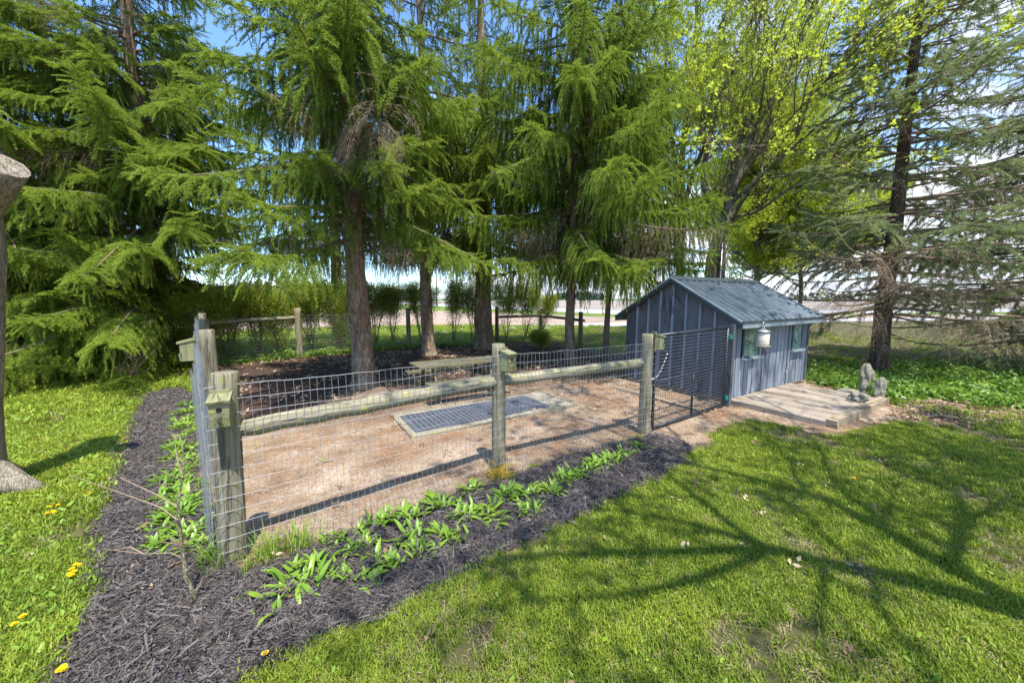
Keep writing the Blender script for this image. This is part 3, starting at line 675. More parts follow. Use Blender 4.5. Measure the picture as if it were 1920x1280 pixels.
def rail(parent, p0, p1, r=.062, seed=0, mat='rail', sag=.0):
    rr = random.Random(seed); mb = MB(); pts = []; rad = []
    for i in range(17):
        f = i / 16; pts.append(p0.lerp(p1, f) + Vector((0, 0, -sag * math.sin(math.pi * f))) + Vector((rr.uniform(-.006, .006), rr.uniform(-.006, .006), rr.uniform(-.006, .006)))); rad.append(r * (1 + rr.uniform(-.05, .05)) * (.75 if i in (0, 16) else 1))
    mb.tube(pts, rad, 14, True, .02, rng=rr); return mb.build('rail', M[mat], parent)
FO = -N_                                             # outward (camera side)
ff = thing('wire_fence', P2, 'front round-post wire fence with two lichened rails facing the lawn', 'fence')
post(ff, P1, 1.43, .083, 1, (.07, .0)); post(ff, P2, 1.45, .075, 2, (.0, .0)); post(ff, P3, 1.45, .078, 3, (.0, .0))
rail(ff, P1 + Vector((.06, .03, 1.0)), P2 + Vector((0, .02, 1.04)), .068, 5); rail(ff, P2 + Vector((0, .02, 1.03)), P3 + Vector((-.02, .02, 1.045)), .064, 6)
off = FO * .122
A_, B_, D_ = P1 + off * .95 + Vector((-.06, -.02, 0)), P2 + off * .85, P3 + off * .85 + T * .05
zh = [.03 + .1016 * i for i in range(14)]
def fbase(f):                                        # along the two sections
    return A_.lerp(B_, f) if f <= 1 else B_.lerp(D_, f - 1)
for i, z in enumerate(zh):
    rr = random.Random(100 + i); pts = []
    top = .015 if i == 13 else .006
    for k in range(0, 41):
        f = k / 20; sag = -.02 * math.sin(math.pi * (f % 1)) * (i / 13); pts.append(fbase(f) + Z * (z + sag + rr.uniform(-top * .5, top * .5)) + FO * (.012 * math.sin(f * 9 + i * .3) + rr.uniform(-.003, .003)))
    mb = MB(); mb.tube(pts, .0021 if i == 13 else .0017, 4, False); mb.build('wire', M['wire'], ff)
nv = 94
for k in range(nv + 1):
    f = 2 * k / nv; b = fbase(f); rr = random.Random(300 + k); sk = rr.uniform(-.005, .005)
    pts = [b + Z * (z - .02 * math.sin(math.pi * (f % 1)) * (i / 13)) + T * (sk * i / 13 + rr.uniform(-.0025, .0025)) + FO * (.012 * math.sin(f * 9 + i * .3)) for i, z in list(enumerate(zh))[::2] + [(13, zh[13])]]
    mb = MB(); mb.tube(pts, .0016, 4, False); mb.build('wire', M['wire'], ff)
# side fence
sf = thing('wire_fence', P1.lerp(C0, .5), 'left side wire fence running from the corner post back to the trees', 'fence')
sd = (C0 - P1).normalized(); so = Vector((-sd.y, sd.x, 0))
SPo = [P1 + sd * 10.03 * f for f in (.25, .5, .75)]
for i, p in enumerate(SPo): post(sf, p, (1.57, 1.60, 1.62)[i], (.082, .075, .075)[i], 20 + i)
post(sf, C0, 1.62, .10, 25)
wm = MB(); L = 10.03
for i in range(14): wire(wm, P1 + so * .10 + Z * (.03 + .105 * i), C0 + so * .10 + Z * (.03 + .115 * i), .0019, .006, .3, 400 + i)
for k in range(0, 197): 
    p = P1.lerp(C0, k / 197) + so * (.10 + .03 * math.sin(k * .17) + .012 * math.sin(k * .9)); wire(wm, p, p + Z * (1.40 + .12 * k / 197), .0016, .002, .5, 600 + k)
wo = wm.build('wire_mesh', M['wire'], sf); wo['kind'] = 'stuff'
# back fence
bf = thing('wire_fence', BK[1], 'back wire fence with short rails in front of the clipped shrubs', 'fence')
for i, p in enumerate(BK): post(bf, p, (1.64, 1.58, 1.60, 1.57, 1.45)[i], (.10, .085, .08, .09, .085)[i], 30 + i)
rail(bf, C0 + Vector((-.1, 0, 1.27)), BK[0] + Vector((0, 0, 1.33)), .06, 40); rail(bf, BK[2] + Vector((0, 0, 1.17)), BK[3] + Vector((0, 0, 1.17)), .06, 41)
rail(bf, BK[3] + Vector((0, 0, 1.17)), BK[4] + (BK[4] - BK[3]).normalized() * .25 + Vector((0, 0, 1.13)), .06, 42)
wm = MB(); line = [C0] + BK + [S(.3, DW + .05, 0)]
for a_, b_ in zip(line, line[1:]):
    d_ = (b_ - a_); L = d_.length; o_ = Vector((d_.y, -d_.x, 0)).normalized() * .09
    for i in range(0, 14): wire(wm, a_ - o_ + Z * (.03 + .105 * i), b_ - o_ + Z * (.03 + .105 * i), .0017, .004, .6, i)
    nn = int(L / .051)
    for k in range(nn): p = a_.lerp(b_, k / nn) - o_; wire(wm, p, p + Z * 1.40, .0014, .001, 1, k)
wo = wm.build('wire_mesh', M['wire'], bf); wo['kind'] = 'stuff'

# gate
gt = thing('wire_gate', P3.lerp(P4, .5), 'dark steel tube gate with wire infill between post and shed', 'gate')
GA, GB = P3 + T * .16 - N_ * .02, P4 + Vector((-.06, -.04, 0)); gd = (GB - GA); gl = gd.length; gd.normalize()
z0, z1 = .06, 1.44
def gpnt(f, z): return GA.lerp(GB, f) + Z * z
for p, q, r_ in ((gpnt(0, z1 - .02), gpnt(1, z1 + .02), .024), (gpnt(0, z0), gpnt(1, z0), .022), (gpnt(0, z0), gpnt(0, z1 - .02), .022), (gpnt(1, z0), gpnt(1, z1 + .02), .022), (gpnt(0, .74), gpnt(1, .76), .018), (gpnt(.5, z0), gpnt(.5, .75), .018)):
    mb = MB(); mb.tube([p, p.lerp(q, .5), q], r_, 10); mb.build('frame_tube', M['steel'], gt)
for i in range(1, 27):
    z = z0 + (z1 - z0) * i / 27; wire(gt, gpnt(0.01, z) + FO * .02, gpnt(.99, z) + FO * .02, .0022, .001, .4, 900 + i).data.materials[0] = M['gatewire']
for i in range(1, 44):
    f = i / 44; wire(gt, gpnt(f, z0) + FO * .018, gpnt(f, z1) + FO * .018, .002, .001, .5, 950 + i).data.materials[0] = M['steel']
for z in (.18, 1.28):
    mb = MB(); mb.box(gpnt(1.0, z) + gd * .05 + FO * .02, (gd, N_, Z), (.045, .03, .035)); mb.tube([gpnt(1, z - .07) + gd * .03, gpnt(1, z + .07) + gd * .03], .014, 8); mb.build('hinge', M['hinge'], gt)
mb = MB(); mb.box(P4 + Vector((.06, .02, .75)), (gd, N_, Z), (.045, .045, .75)); mb.build('gate_post', M['shed_shade_tone'], gt)
# chain latch looped over post
mb = MB(); c0 = P3 + FO * .03 + T * .08 + Z * .80; c1 = c0 + T * .34 + Z * .34 - N_ * .0
for k in range(13):
    f = k / 12; p = c0.lerp(c1, f) + Z * (-.10 * math.sin(math.pi * f)); d_ = ((c1 - c0) / 12); s_ = (N_ if k % 2 else Z) * .011
    mb.tube([p - d_ * .55, p + s_, p + d_ * .55, p - s_, p - d_ * .55], .0035, 4, False)
tag(mb.build('latch_chain', M['chain'], None, tuple(c0)), 'short steel chain dangling from the gate latch side post', 'chain')

# ================================================================== BIRDHOUSES
def birdhouse(p, d, up_z, sc, label, seed):
    """p: point on the post where the back touches; d: facing direction"""
    d = Vector(d).normalized(); s_ = Vector((-d.y, d.x, 0)); base = p + Z * up_z
    bh = thing('birdhouse', base, label, 'birdhouse')
    w_, h_, dp = .062 * sc, .11 * sc, .06 * sc
    def B(x, y, z): return base + s_ * x + d * y + Z * z
    mb = MB(); mb.box(B(0, .008, h_ * 1.05), (s_, d, Z), (w_ * .95, .008, h_ * 1.35)); mb.build('back_board', M['birdbox'], bh)
    for sx in (-1, 1):
        mb = MB(); mb.prism([B(sx * w_, .017, 0), B(sx * w_, dp * 2, 0), B(sx * w_, dp * 2, h_ * 1.72), B(sx * w_, .017, h_ * 2.0)], s_ * (-sx * .012)); mb.build('side_board', M['birdbox'], bh)
    mb = MB(); mb.box(B(0, dp * 2 + .006, h_ * 1.22), (s_, d, Z), (w_, .007, h_ * .48)); mb.build('front_board', M['birdbox'], bh)
    mb = MB(); mb.prism([B(-w_ * .98, dp * 2 + .002, .0), B(w_ * .98, dp * 2 + .002, .0), B(w_ * .98, dp * 2 + .012, h_ * .72), B(-w_ * .98, dp * 2 + .012, h_ * .72)], d * .014); mb.build('lower_panel', M['birdbox'], bh)
    mb = MB(); mb.tube([B(0, dp * 2 + .0135, h_ * 1.22), B(0, dp * 2 + .0150, h_ * 1.22)], .019 * sc, 16); mb.build('entrance_hole', M['hole'], bh)
    mb = MB(); mb.tube([B(0, dp * 2 + .02, h_ * .55), B(0, dp * 2 + .034, h_ * .53), B(.002, dp * 2 + .036, h_ * .25)], .004 * sc, 6); mb.build('hook', M['steel'], bh)
    mb = MB(); mb.box(B(0, dp * .9, .006), (s_, d, Z), (w_ * .9, dp * .85, .006)); mb.build('floor_board', M['birdbox'], bh)
    mb = MB(); n_ = (d * (dp * 2) + Z * (-h_ * .28)).normalized(); mb.box(B(0, dp * 1.22, h_ * 1.94), (s_, n_, s_.cross(n_)), (w_ * 1.18, dp * 1.38, .009), .001); mb.build('roof', M['birdbox'], bh)
camdir = (Vector((0, 0, 0)) - P1).normalized()
birdhouse(P1 + Vector((.10, -.09, 0)), (.5, -.86, 0), 1.10, .88, 'birdhouse with a round hole on the front corner post', 1)
birdhouse(P2 + Vector((.055, -.035, 0)), (.75, -.66, 0), 1.17, .95, 'green-tinged birdhouse on the middle front post', 2)
birdhouse(P3 + Vector((.08, -.01, 0)), (1, .12, 0), 1.24, .95, 'small birdhouse seen side-on on the gate post', 3)
birdhouse(SPo[0] + so * .11, so + Vector((-.2, -.1, 0)), 1.22, 1.1, 'birdhouse with a pale roof on the left side fence', 4)

# ================================================================== PAD, MAT, TABLE, MOUND
pc = Vector((-1.38, 4.96, 0))
pad = thing('paving_pad', pc + T * 1.5 + N_ * .55, 'pale concrete slab pad under the dark slatted mat', 'pad')
def PD(a_, b_, z=0): return pc + T * a_ + N_ * b_ + Z * z
for i in range(5):
    for j in range(2):
        mb = MB(); mb.box(PD(.3 + i * .595 , .28 + j * .54, .022 + R.uniform(-.003, .003)), (T, N_, Z), (.293, .263, .022), .003); mb.build('slab', M['slab'], pad)
for c_, h_ in ((PD(1.49, -.02, .026), (1.52, .012, .026)), (PD(1.49, 1.12, .026), (1.52, .012, .026))):
    mb = MB(); mb.box(c_, (T, N_, Z), h_, .004); mb.build('edging', M['rail'], pad)
for c_ in (PD(-.02, .55, .028), PD(3.0, .55, .028)):
    mb = MB(); mb.box(c_, (N_, T, Z), (.55, .018, .028), .004); mb.build('edging', M['beam'], pad)
mt = thing('slatted_mat', PD(1.25, .55, .05), 'dark blue-grey slatted rubber mat lying on the slab pad', 'mat')
for b_ in (.12, .93):
    mb = MB(); mb.box(PD(1.28, b_, .054), (T, N_, Z), (1.2, .014, .011)); mb.build('rim', M['mat'], mt)
for a_ in (.08, 2.48):
    mb = MB(); mb.box(PD(a_, .525, .054), (N_, T, Z), (.39, .014, .011)); mb.build('rim', M['mat'], mt)
mb = MB(); mb.box(PD(1.28, .525, .0475), (T, N_, Z), (1.19, .38, .0025)); mb.build('backing', M['steel'], mt)
for k in range(30):
    a_ = .13 + k * .0795; mb = MB(); mb.box(PD(a_, .525, .056 + R.uniform(-.001, .001)), (N_, T, Z), (.388, .031, .0055)); mb.build('slat', M['mat'], mt)

tb0 = Vector((-1.46, 6.40, 0))
def TB(a_, b_, z): return tb0 + T * a_ + N_ * b_ + Z * z
tb = thing('picnic_table', TB(.9, .75, 0), 'old weathered picnic table with benches under the spruces', 'picnic table')
for k in range(5):
    mb = MB(); mb.box(TB(.85 + R.uniform(-.01, .01), .40 + k * .145, .67), (T, N_, Z), (.90, .068, .018), .003); mb.build('table_plank', M['table'], tb)
for b0_ in (.0, 1.35):
    for k in range(2):
        mb = MB(); mb.box(TB(.88, b0_ + .06 + k * .14, .40), (T, N_, Z), (.88, .064, .018), .003); mb.build('bench_plank', M['table'], tb)
for a_ in (.25, 1.45):
    for (b0_, b1_) in ((.15, .55), (1.4, 1.0)):
        mb = MB(); d_ = (TB(a_, b1_, .65) - TB(a_, b0_, 0)); mb.box((TB(a_, b1_, .65) + TB(a_, b0_, 0)) / 2, (d_.normalized(), T, d_.normalized().cross(T)), (d_.length / 2, .018, .045)); mb.build('leg', M['table'], tb)
    mb = MB(); mb.box(TB(a_ + .04, .76, .345), (N_, T, Z), (.76, .018, .045)); mb.build('crossbar', M['table'], tb)
def mound(p, rx, ry, h, mat, name, label, cat):
    mb = MB(); n = 22; rings = 8; r = random.Random(3)
    for i in range(rings):
        f = i / (rings - 1)
        for k_ in range(n):
            a_ = 6.283 * k_ / n; mb.v.append(p + Vector((math.cos(a_) * rx * f * (1 + .12 * math.sin(3 * a_)), math.sin(a_) * ry * f, h * (math.cos(f * math.pi) * .5 + .5) * (1 + r.uniform(-.12, .12)) - .002)))
    for i in range(rings - 1):
        for k_ in range(n): k2 = (k_ + 1) % n; mb.face([i * n + k_, (i + 1) * n + k_, (i + 1) * n + k2, i * n + k2], [(0, 0)] * 4, True)
    return tag(mb.build(name, mat, None, tuple(p)), label, cat)
mound(Vector((-2.55, 7.15, 0)), .75, .6, .20, M['litter'], 'soil_mound', 'low mound of litter and soil beside the nearest spruce trunk', 'mound')
# piece of litter: pale clay edging strip before the shed
mb = MB(); mb.box(Vector((2.75, 6.95, .03)), (N_, T, Z), (.9, .05, .03), .01); tag(mb.build('old_board', M['beam'], None, (2.75, 6.95, 0)), 'pale old board lying on the pen floor near the shed', 'board')

# ================================================================== SPRUCES
def trunk_tube(name, parent, base, h, r, mat, lean=(0, 0), seed=0, flare=1.5, top=.12, n=18, zsteps=26):
    rr = random.Random(seed); pts = []; rad = []
    for i in range(zsteps + 1):
        f = (i / zsteps) ** 1.6; z = h * f
        q = r * ((1 - f) * (1 - top) + top) * (1 + (flare - 1) * math.exp(-z / .22))
        pts.append(base + Vector((lean[0] * f + .03 * math.sin(z * 1.3 + seed), lean[1] * f + .03 * math.cos(z * 1.1 + seed), z - .06))); rad.append(q)
    mb = MB(); mb.tube(pts, rad, n, True, .07, rng=rr)
    return mb.build(name, mat, parent), pts
def spruce(base, H, r, label, seed, zlow=2.6, Lmax=3.0, dens=1.0, hang=1.0, srcs=SP, barkm='bark', face=None, dead=.12, per=5, dz=.42, lean=(0, 0), grey=False, droop=.35, latf=1.0, tbias=0.0, group='spruces around the pen', cut=None, zfull=9.0, side=None, weep=.5, sz=1.0):
    rr = random.Random(seed); base = Vector(base)
    t_ = thing('spruce_tree', base, label, 'spruce', group)
    trunk_tube('trunk', t_, base, H, r, M[barkm], lean, seed)
    limbs = MB(); inst = []
    z = zlow
    while z < H - .4:
        fz = (z - zlow) / (H - zlow); Lz = Lmax * (1 - fz) ** .75 + .25
        if z < zlow + .6: Lz *= .85
        npw = per if z < zfull else max(3, per - 2)
        a0 = rr.random() * 6.283
        for k in range(npw):
            az = a0 + 6.283 * k / npw + rr.uniform(-.6, .6)
            L = Lz * rr.uniform(.55, 1.2); dirh = Vector((math.cos(az), math.sin(az), 0))
            if side and z < side[3] and dirh.dot(Vector((side[0], side[1], 0))) > .25: L *= side[2]
            if cut and not cut(base + dirh * L, z): L *= .5
            z_ = z + rr.uniform(-.25, .25); f0 = z_ / H
            p0 = base + Vector((lean[0] * f0, lean[1] * f0, z_))
            sl0 = rr.uniform(-.05, .22) - .15 * (1 - fz); dr = droop * rr.uniform(.6, 1.3); up = rr.uniform(.12, .34)
            cs = rr.uniform(-.25, .25); sideh = Vector((-dirh.y, dirh.x, 0))
            def PT(s): return p0 + dirh * (L * s) + sideh * (cs * L * s * s * .5) + Z * (L * (sl0 * s - dr * s * s + up * s ** 4))
            ns = max(5, int(L / .3)); pts = [PT(i / ns) for i in range(ns + 1)]
            rl = min(.042, .008 + .012 * L)
            limbs.tube(pts, [rl * (1 - .85 * i / ns) for i in range(ns + 1)], 5, False, rng=rr)
            isdead = rr.random() < dead * (1.6 if z < zlow + 1 else .5)
            step = .15 / dens * (1 if z < zfull else 1.9); sgm = int(L / step)
            big = 1.0 if z < zfull else 1.5
            for i in range(sgm):
                s = .10 + .9 * (i + rr.random() * .6) / sgm
                if s > 1: continue
                if s < .32 and rr.random() < .45: continue
                p = PT(s); tan = (PT(min(1, s + .03)) - PT(max(0, s - .03))).normalized()
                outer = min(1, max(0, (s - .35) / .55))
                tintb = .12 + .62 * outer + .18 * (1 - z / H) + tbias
                for sd in (-1, 1):
                    ll = (.16 + .42 * L * (1 - s) ** .7 * latf) * rr.uniform(.6, 1.2); ll = min(ll, 1.25)
                    d = (tan * .75 + sideh * sd * .85 + Z * rr.uniform(-.25, .1)).normalized(); q = p; seg = .20 * big; nseg = max(1, int(ll / seg + .5))
                    for j in range(nseg):
                        dd = isdead or (s < .45 and rr.random() < .35)
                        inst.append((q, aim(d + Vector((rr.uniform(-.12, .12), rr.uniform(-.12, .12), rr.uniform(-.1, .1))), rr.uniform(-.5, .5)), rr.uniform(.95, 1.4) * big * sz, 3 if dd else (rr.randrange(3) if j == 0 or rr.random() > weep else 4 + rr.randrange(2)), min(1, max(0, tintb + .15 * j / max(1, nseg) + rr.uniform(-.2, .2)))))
                        q = q + d * seg; d = (d + Z * -(.10 + .22 * hang + .45 * weep)).normalized()
                # hanging curtain under the limb
                hl = hang * rr.uniform(.35, 1.25) * (.25 + .55 * math.sin(math.pi * min(1, s * 1.05))); q = p; d = Vector((rr.uniform(-.2, .2), rr.uniform(-.2, .2), -1)).normalized()
                for j in range(int(hl / (.27 * big) + rr.random())):
                    dd = isdead or (rr.random() < (.2 if s < .5 else .02))
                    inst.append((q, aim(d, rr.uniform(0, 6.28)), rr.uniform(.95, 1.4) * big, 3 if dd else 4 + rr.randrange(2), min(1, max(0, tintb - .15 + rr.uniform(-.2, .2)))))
                    q = q + d * .27 * big; d = (d + Vector((rr.uniform(-.15, .15), rr.uniform(-.15, .15), -.2))).normalized()
            # tip
            for j in range(4):
                inst.append((PT(.97 - .05 * j), aim(dirh + Vector((rr.uniform(-.3, .3), rr.uniform(-.3, .3), rr.uniform(0, .5))), 0), rr.uniform(.8, 1.1), rr.randrange(3), min(1, .9 + tbias)))
        z += dz * rr.uniform(.8, 1.2) * (1 if z < zfull else 1.5)
    lo = limbs.build('limbs', M['deadtwig' if dead > .4 else 'twig'], t_); lo['kind'] = 'stuff'
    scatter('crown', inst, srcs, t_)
    return t_, len(inst)
tot = 0
def sp(*a, **k):
    global tot
    t_, n_ = spruce(*a, **k); tot += n_; return t_
sp((-3.33, 8.04, 0), 14, .235, 'nearest spruce trunk in the pen, left of the picnic table', 101, zlow=3.4, Lmax=3.0, hang=1.1, dead=.22, per=6, dz=.48, weep=.4)
sp((-2.94, 12.76, 0), 15, .22, 'slim straight spruce trunk just behind the picnic table, left of the thick one', 102, zlow=3.9, Lmax=3.1, hang=1.4, per=6, dz=.52, weep=.8)
sp((-1.1, 14.44, 0), 16, .36, 'thickest spruce trunk at the back of the pen with a flared foot', 103, zlow=4.1, Lmax=3.4, hang=1.5, per=6, dz=.50, weep=.8)
sp((1.75, 10.95, 0), 14, .15, 'thin spruce trunk between the middle post and the shed', 104, zlow=3.3, Lmax=3.6, hang=1.4, per=6, dz=.44, weep=.85)
sp((3.10, 11.95, 0), 13, .10, 'thinnest spruce trunk just left of the shed', 105, zlow=3.4, Lmax=3.1, hang=1.5, per=6, dz=.40, latf=.9, weep=.95)
sp((-.6, 8.9, 0) if False else (-1.3, 10.2, 0), 15, .2, 'spruce whose trunk stands behind the middle front post', 106, zlow=4.0, Lmax=2.8, hang=1.2, dz=.5, dead=.2) if False else None
sp((-10.1, 10.6, 0), 16, .24, 'full-skirted spruce left of the pen fence with bright green boughs', 107, zlow=.9, Lmax=3.8, hang=.9, dz=.38, per=8, dead=.08, tbias=.15, weep=.25, latf=.85, dens=1.25, sz=.85, side=(.95, .3, .35, 3.6))
sp((-13.2, 9.6, 0), 15, .26, 'large dark spruce at the left edge with boughs reaching the grass', 108, zlow=.5, Lmax=4.2, hang=.7, dz=.38, per=8, tbias=.08, weep=.2, dead=.12, latf=.85, dens=1.2, sz=.85)
sp((-7.3, 15.5, 0), 15, .25, 'spruce standing behind the back left fence corner', 109, zlow=3.8, Lmax=2.6, hang=1.2, dz=.65, per=5, dead=.2, weep=.6)
sp((9.6, 9.51, 0), 13, .19, 'sparse grey-green spruce with bare lower twigs right of the shed', 110, zlow=1.7, Lmax=3.0, hang=.35, dz=.36, per=7, weep=.1, dead=.50, srcs=SG, barkm='barkdark', droop=.12, dens=.42, latf=1.0, tbias=.08)
sp((14.6, 9.9, 0), 14, .22, 'dense grey-green spruce at the right edge behind the sparse one', 111, zlow=1.0, Lmax=4.2, hang=.45, dz=.36, per=7, weep=.1, tbias=.08, dead=.36, srcs=SG, barkm='barkdark', droop=.15, dens=.45)

# ================================================================== MAPLES
def branch_tree(name, base, label, seed, stems, srcs, leafn, cat, bark='maplebark', spread=.5, maxd=3, group=None, leafs=(.8, 1.3), tw=(.5, .9), leafp=1.0, tint=(.5, .25), dens=1.0, crown=True):
    """stems: list of (points, r0, r1); side branches grow off every stem"""
    rr = random.Random(seed); base = Vector(base); t_ = thing(name, base, label, cat, group)
    main = MB(); tw_ = MB(); inst = []
    def leaves(p, d, n):
        for _ in range(n):
            if rr.random() > leafp: continue
            q = p + Vector((rr.uniform(-.18, .18), rr.uniform(-.18, .18), rr.uniform(-.15, .15)))
            inst.append((q, aim(d + Vector((rr.uniform(-.8, .8), rr.uniform(-.8, .8), rr.uniform(-.6, .6))), rr.uniform(-.8, .8)), rr.uniform(*leafs), rr.randrange(len(srcs)), min(1, max(0, rr.gauss(*tint)))))
    def grow(p, d, L, r, dep):
        n = 5; pts = [p]; q = p; dd = d
        for i in range(n):
            dd = (dd + Vector((rr.uniform(-.16, .16), rr.uniform(-.16, .16), rr.uniform(-.08, .16)))).normalized(); q = q + dd * L / n; pts.append(q)
        (main if dep >= 2 else tw_).tube(pts, [r * (1 - .75 * i / n) for i in range(n + 1)], 5 if dep >= 2 else 3, False, rng=rr)
        if dep <= 0:
            leaves(pts[3], dd, 1); leaves(pts[-1], dd, leafn); return
        nb = int((3 + dep) * dens)
        for k in range(nb):
            i = rr.randint(1, n); b_ = pts[i]; sv = Vector((rr.uniform(-1, 1), rr.uniform(-1, 1), rr.uniform(-.5, .9))).normalized()
            grow(b_, (dd * (1 - spread * .5) + sv * spread).normalized(), L * rr.uniform(.45, .7), r * .5, dep - 1)
        leaves(pts[-1], dd, leafn)
    for pts, r0, r1 in stems:
        if cat == 'maple': r0 *= .8; r1 *= .8
        pts = [Vector(p) for p in pts]
        # smooth the poly line
        Q = []
        for i in range(len(pts) - 1):
            for k in range(5):
                f = k / 5; a_ = pts[max(i - 1, 0)]; b_ = pts[i]; c_ = pts[i + 1]; d_ = pts[min(i + 2, len(pts) - 1)]
                Q.append(.5 * ((2 * b_) + (c_ - a_) * f + (2 * a_ - 5 * b_ + 4 * c_ - d_) * f * f + (3 * b_ - a_ - 3 * c_ + d_) * f ** 3))
        Q.append(pts[-1]); n = len(Q)
        main.tube(Q, [r0 + (r1 - r0) * i / (n - 1) for i in range(n)], 12, False, .05, rng=rr)
        ln = sum((Q[i + 1] - Q[i]).length for i in range(n - 1)); nb = int(ln * 1.5 * dens)
        for k in range(nb):
            f = .22 + .78 * (k + rr.random()) / nb; i = min(n - 2, int(f * (n - 1))); d = (Q[i + 1] - Q[i]).normalized(); r = r0 + (r1 - r0) * f
            sv = Vector((rr.uniform(-1, 1), rr.uniform(-1, 1), rr.uniform(-.2, .8))).normalized()
            grow(Q[i], (d * .6 + sv * .75).normalized(), rr.uniform(*tw) * (2.3 - 1.0 * f), max(.008, r * .4), maxd - 1)
    o1 = main.build('trunk', M[bark], t_); o2 = tw_.build('twigs', M['twig'], t_); o2['kind'] = 'stuff'
    if inst: scatter('crown', inst, srcs, t_)
    return t_, len(inst)
Ym = 12.3
A = lambda u, v, dy=0.0: at(u, v, Ym + dy)
st = [([gp(1338, 672, 0) * 0 + Vector((A(1330, 560).x, Ym, -.05)), A(1334, 490), A(1362, 410), A(1389, 315), A(1445, 197, -.3), A(1490, 100, -.6), A(1535, -10, -.9), A(1580, -160, -1.2)], .23, .05),
      ([A(1372, 380), A(1420, 335, -.4), A(1456, 304, -.7), A(1535, 236, -1.3), A(1614, 186, -1.9), A(1700, 110, -2.4)], .09, .02),
      ([A(1350, 440), A(1372, 330, .5), A(1400, 220, 1), A(1430, 90, 1.4), A(1440, -60, 1.8)], .12, .03),
      ([Vector((A(1350, 560).x, Ym + .3, -.05)), A(1352, 500, .3), A(1345, 420, .4), A(1320, 330, .7), A(1345, 200, .9), A(1361, 160, 1), A(1428, 28, 1), A(1460, -120, 1)], .20, .04),
      ([A(1362, 410), A(1420, 395, -.8), A(1490, 350, -1.2), A(1570, 330, -1.6), A(1640, 300, -2)], .06, .015),
      ([A(1478, 130, -.5), A(1550, 80, -1), A(1640, 20, -1.4), A(1720, -60, -1.8)], .06, .015),
      ([A(1400, 290), A(1425, 150, .6), A(1480, 20, 1.2), A(1530, -120, 1.6)], .08, .02)]
_, n1 = branch_tree('maple_tree', A(1335, 560), 'big multi-stemmed maple leaning right behind the shed roof', 201, st, ML, 3, 'maple', group='young-leaved maples behind the shed', dens=1.0, tw=(1.1, 1.9), leafs=(.75, 1.2), leafp=.75)
Ym = 14.2
st = [([Vector((A(1278, 560).x, Ym, -.05)), A(1276, 420), A(1277, 330), A(1284, 240), A(1300, 120), A(1310, -40)], .20, .05),
      ([A(1277, 400), A(1304, 315), A(1330, 240), A(1340, 120), A(1375, -40)], .12, .03),
      ([A(1277, 370), A(1262, 280), A(1250, 160), A(1245, 20)], .10, .03)]
_, n2 = branch_tree('maple_tree', A(1278, 560), 'upright maple rising behind the hanging spruce boughs left of the big one', 202, st, ML, 3, 'maple', group='young-leaved maples behind the shed', dens=1.0, tw=(.9, 1.5), leafs=(.7, 1.15), leafp=.8)
Ym = 18.5
st = [([Vector((A(1420, 560).x, Ym, -.05)), A(1420, 500), A(1418, 440), A(1425, 330), A(1440, 200)], .20, .04),
      ([A(1420, 480), A(1440, 400), A(1462, 320), A(1500, 200)], .10, .03), ([A(1420, 500), A(1450, 440), A(1500, 400), A(1550, 330)], .08, .02), ([A(1420, 510), A(1390, 480), A(1350, 460)], .06, .02), ([A(1420, 525), A(1395, 515), A(1372, 500)], .05, .02), ([A(1420, 520), A(1460, 500), A(1510, 480)], .05, .02), ([A(1420, 470), A(1395, 400), A(1385, 300), A(1370, 200)], .10, .03)]
_, n3 = branch_tree('maple_tree', A(1420, 560), 'smaller maple farther back right of the shed ridge', 203, st, ML, 5, 'maple', group='young-leaved maples behind the shed', dens=1.4, tw=(1.1, 1.7), leafs=(.8, 1.3))

Ym = 19.5
st = [([Vector((A(1500, 560).x, Ym, -.05)), A(1502, 540), A(1498, 480), A(1490, 400), A(1480, 300)], .14, .03)] + [([A(1501, 540 - 25 * k), A(1501 + (70 - 8 * k) * (1 if k % 2 else -1) * .5, 515 - 28 * k), A(1501 + (120 - 12 * k) * (1 if k % 2 else -1), 500 - 34 * k)], .05, .012) for k in range(6)]
branch_tree('maple_tree', A(1500, 560), 'low broad maple farthest back between the shed and the sparse spruce', 204, st, ML, 5, 'maple', group='young-leaved maples behind the shed', dens=1.5, tw=(.8, 1.3), leafs=(.9, 1.4))

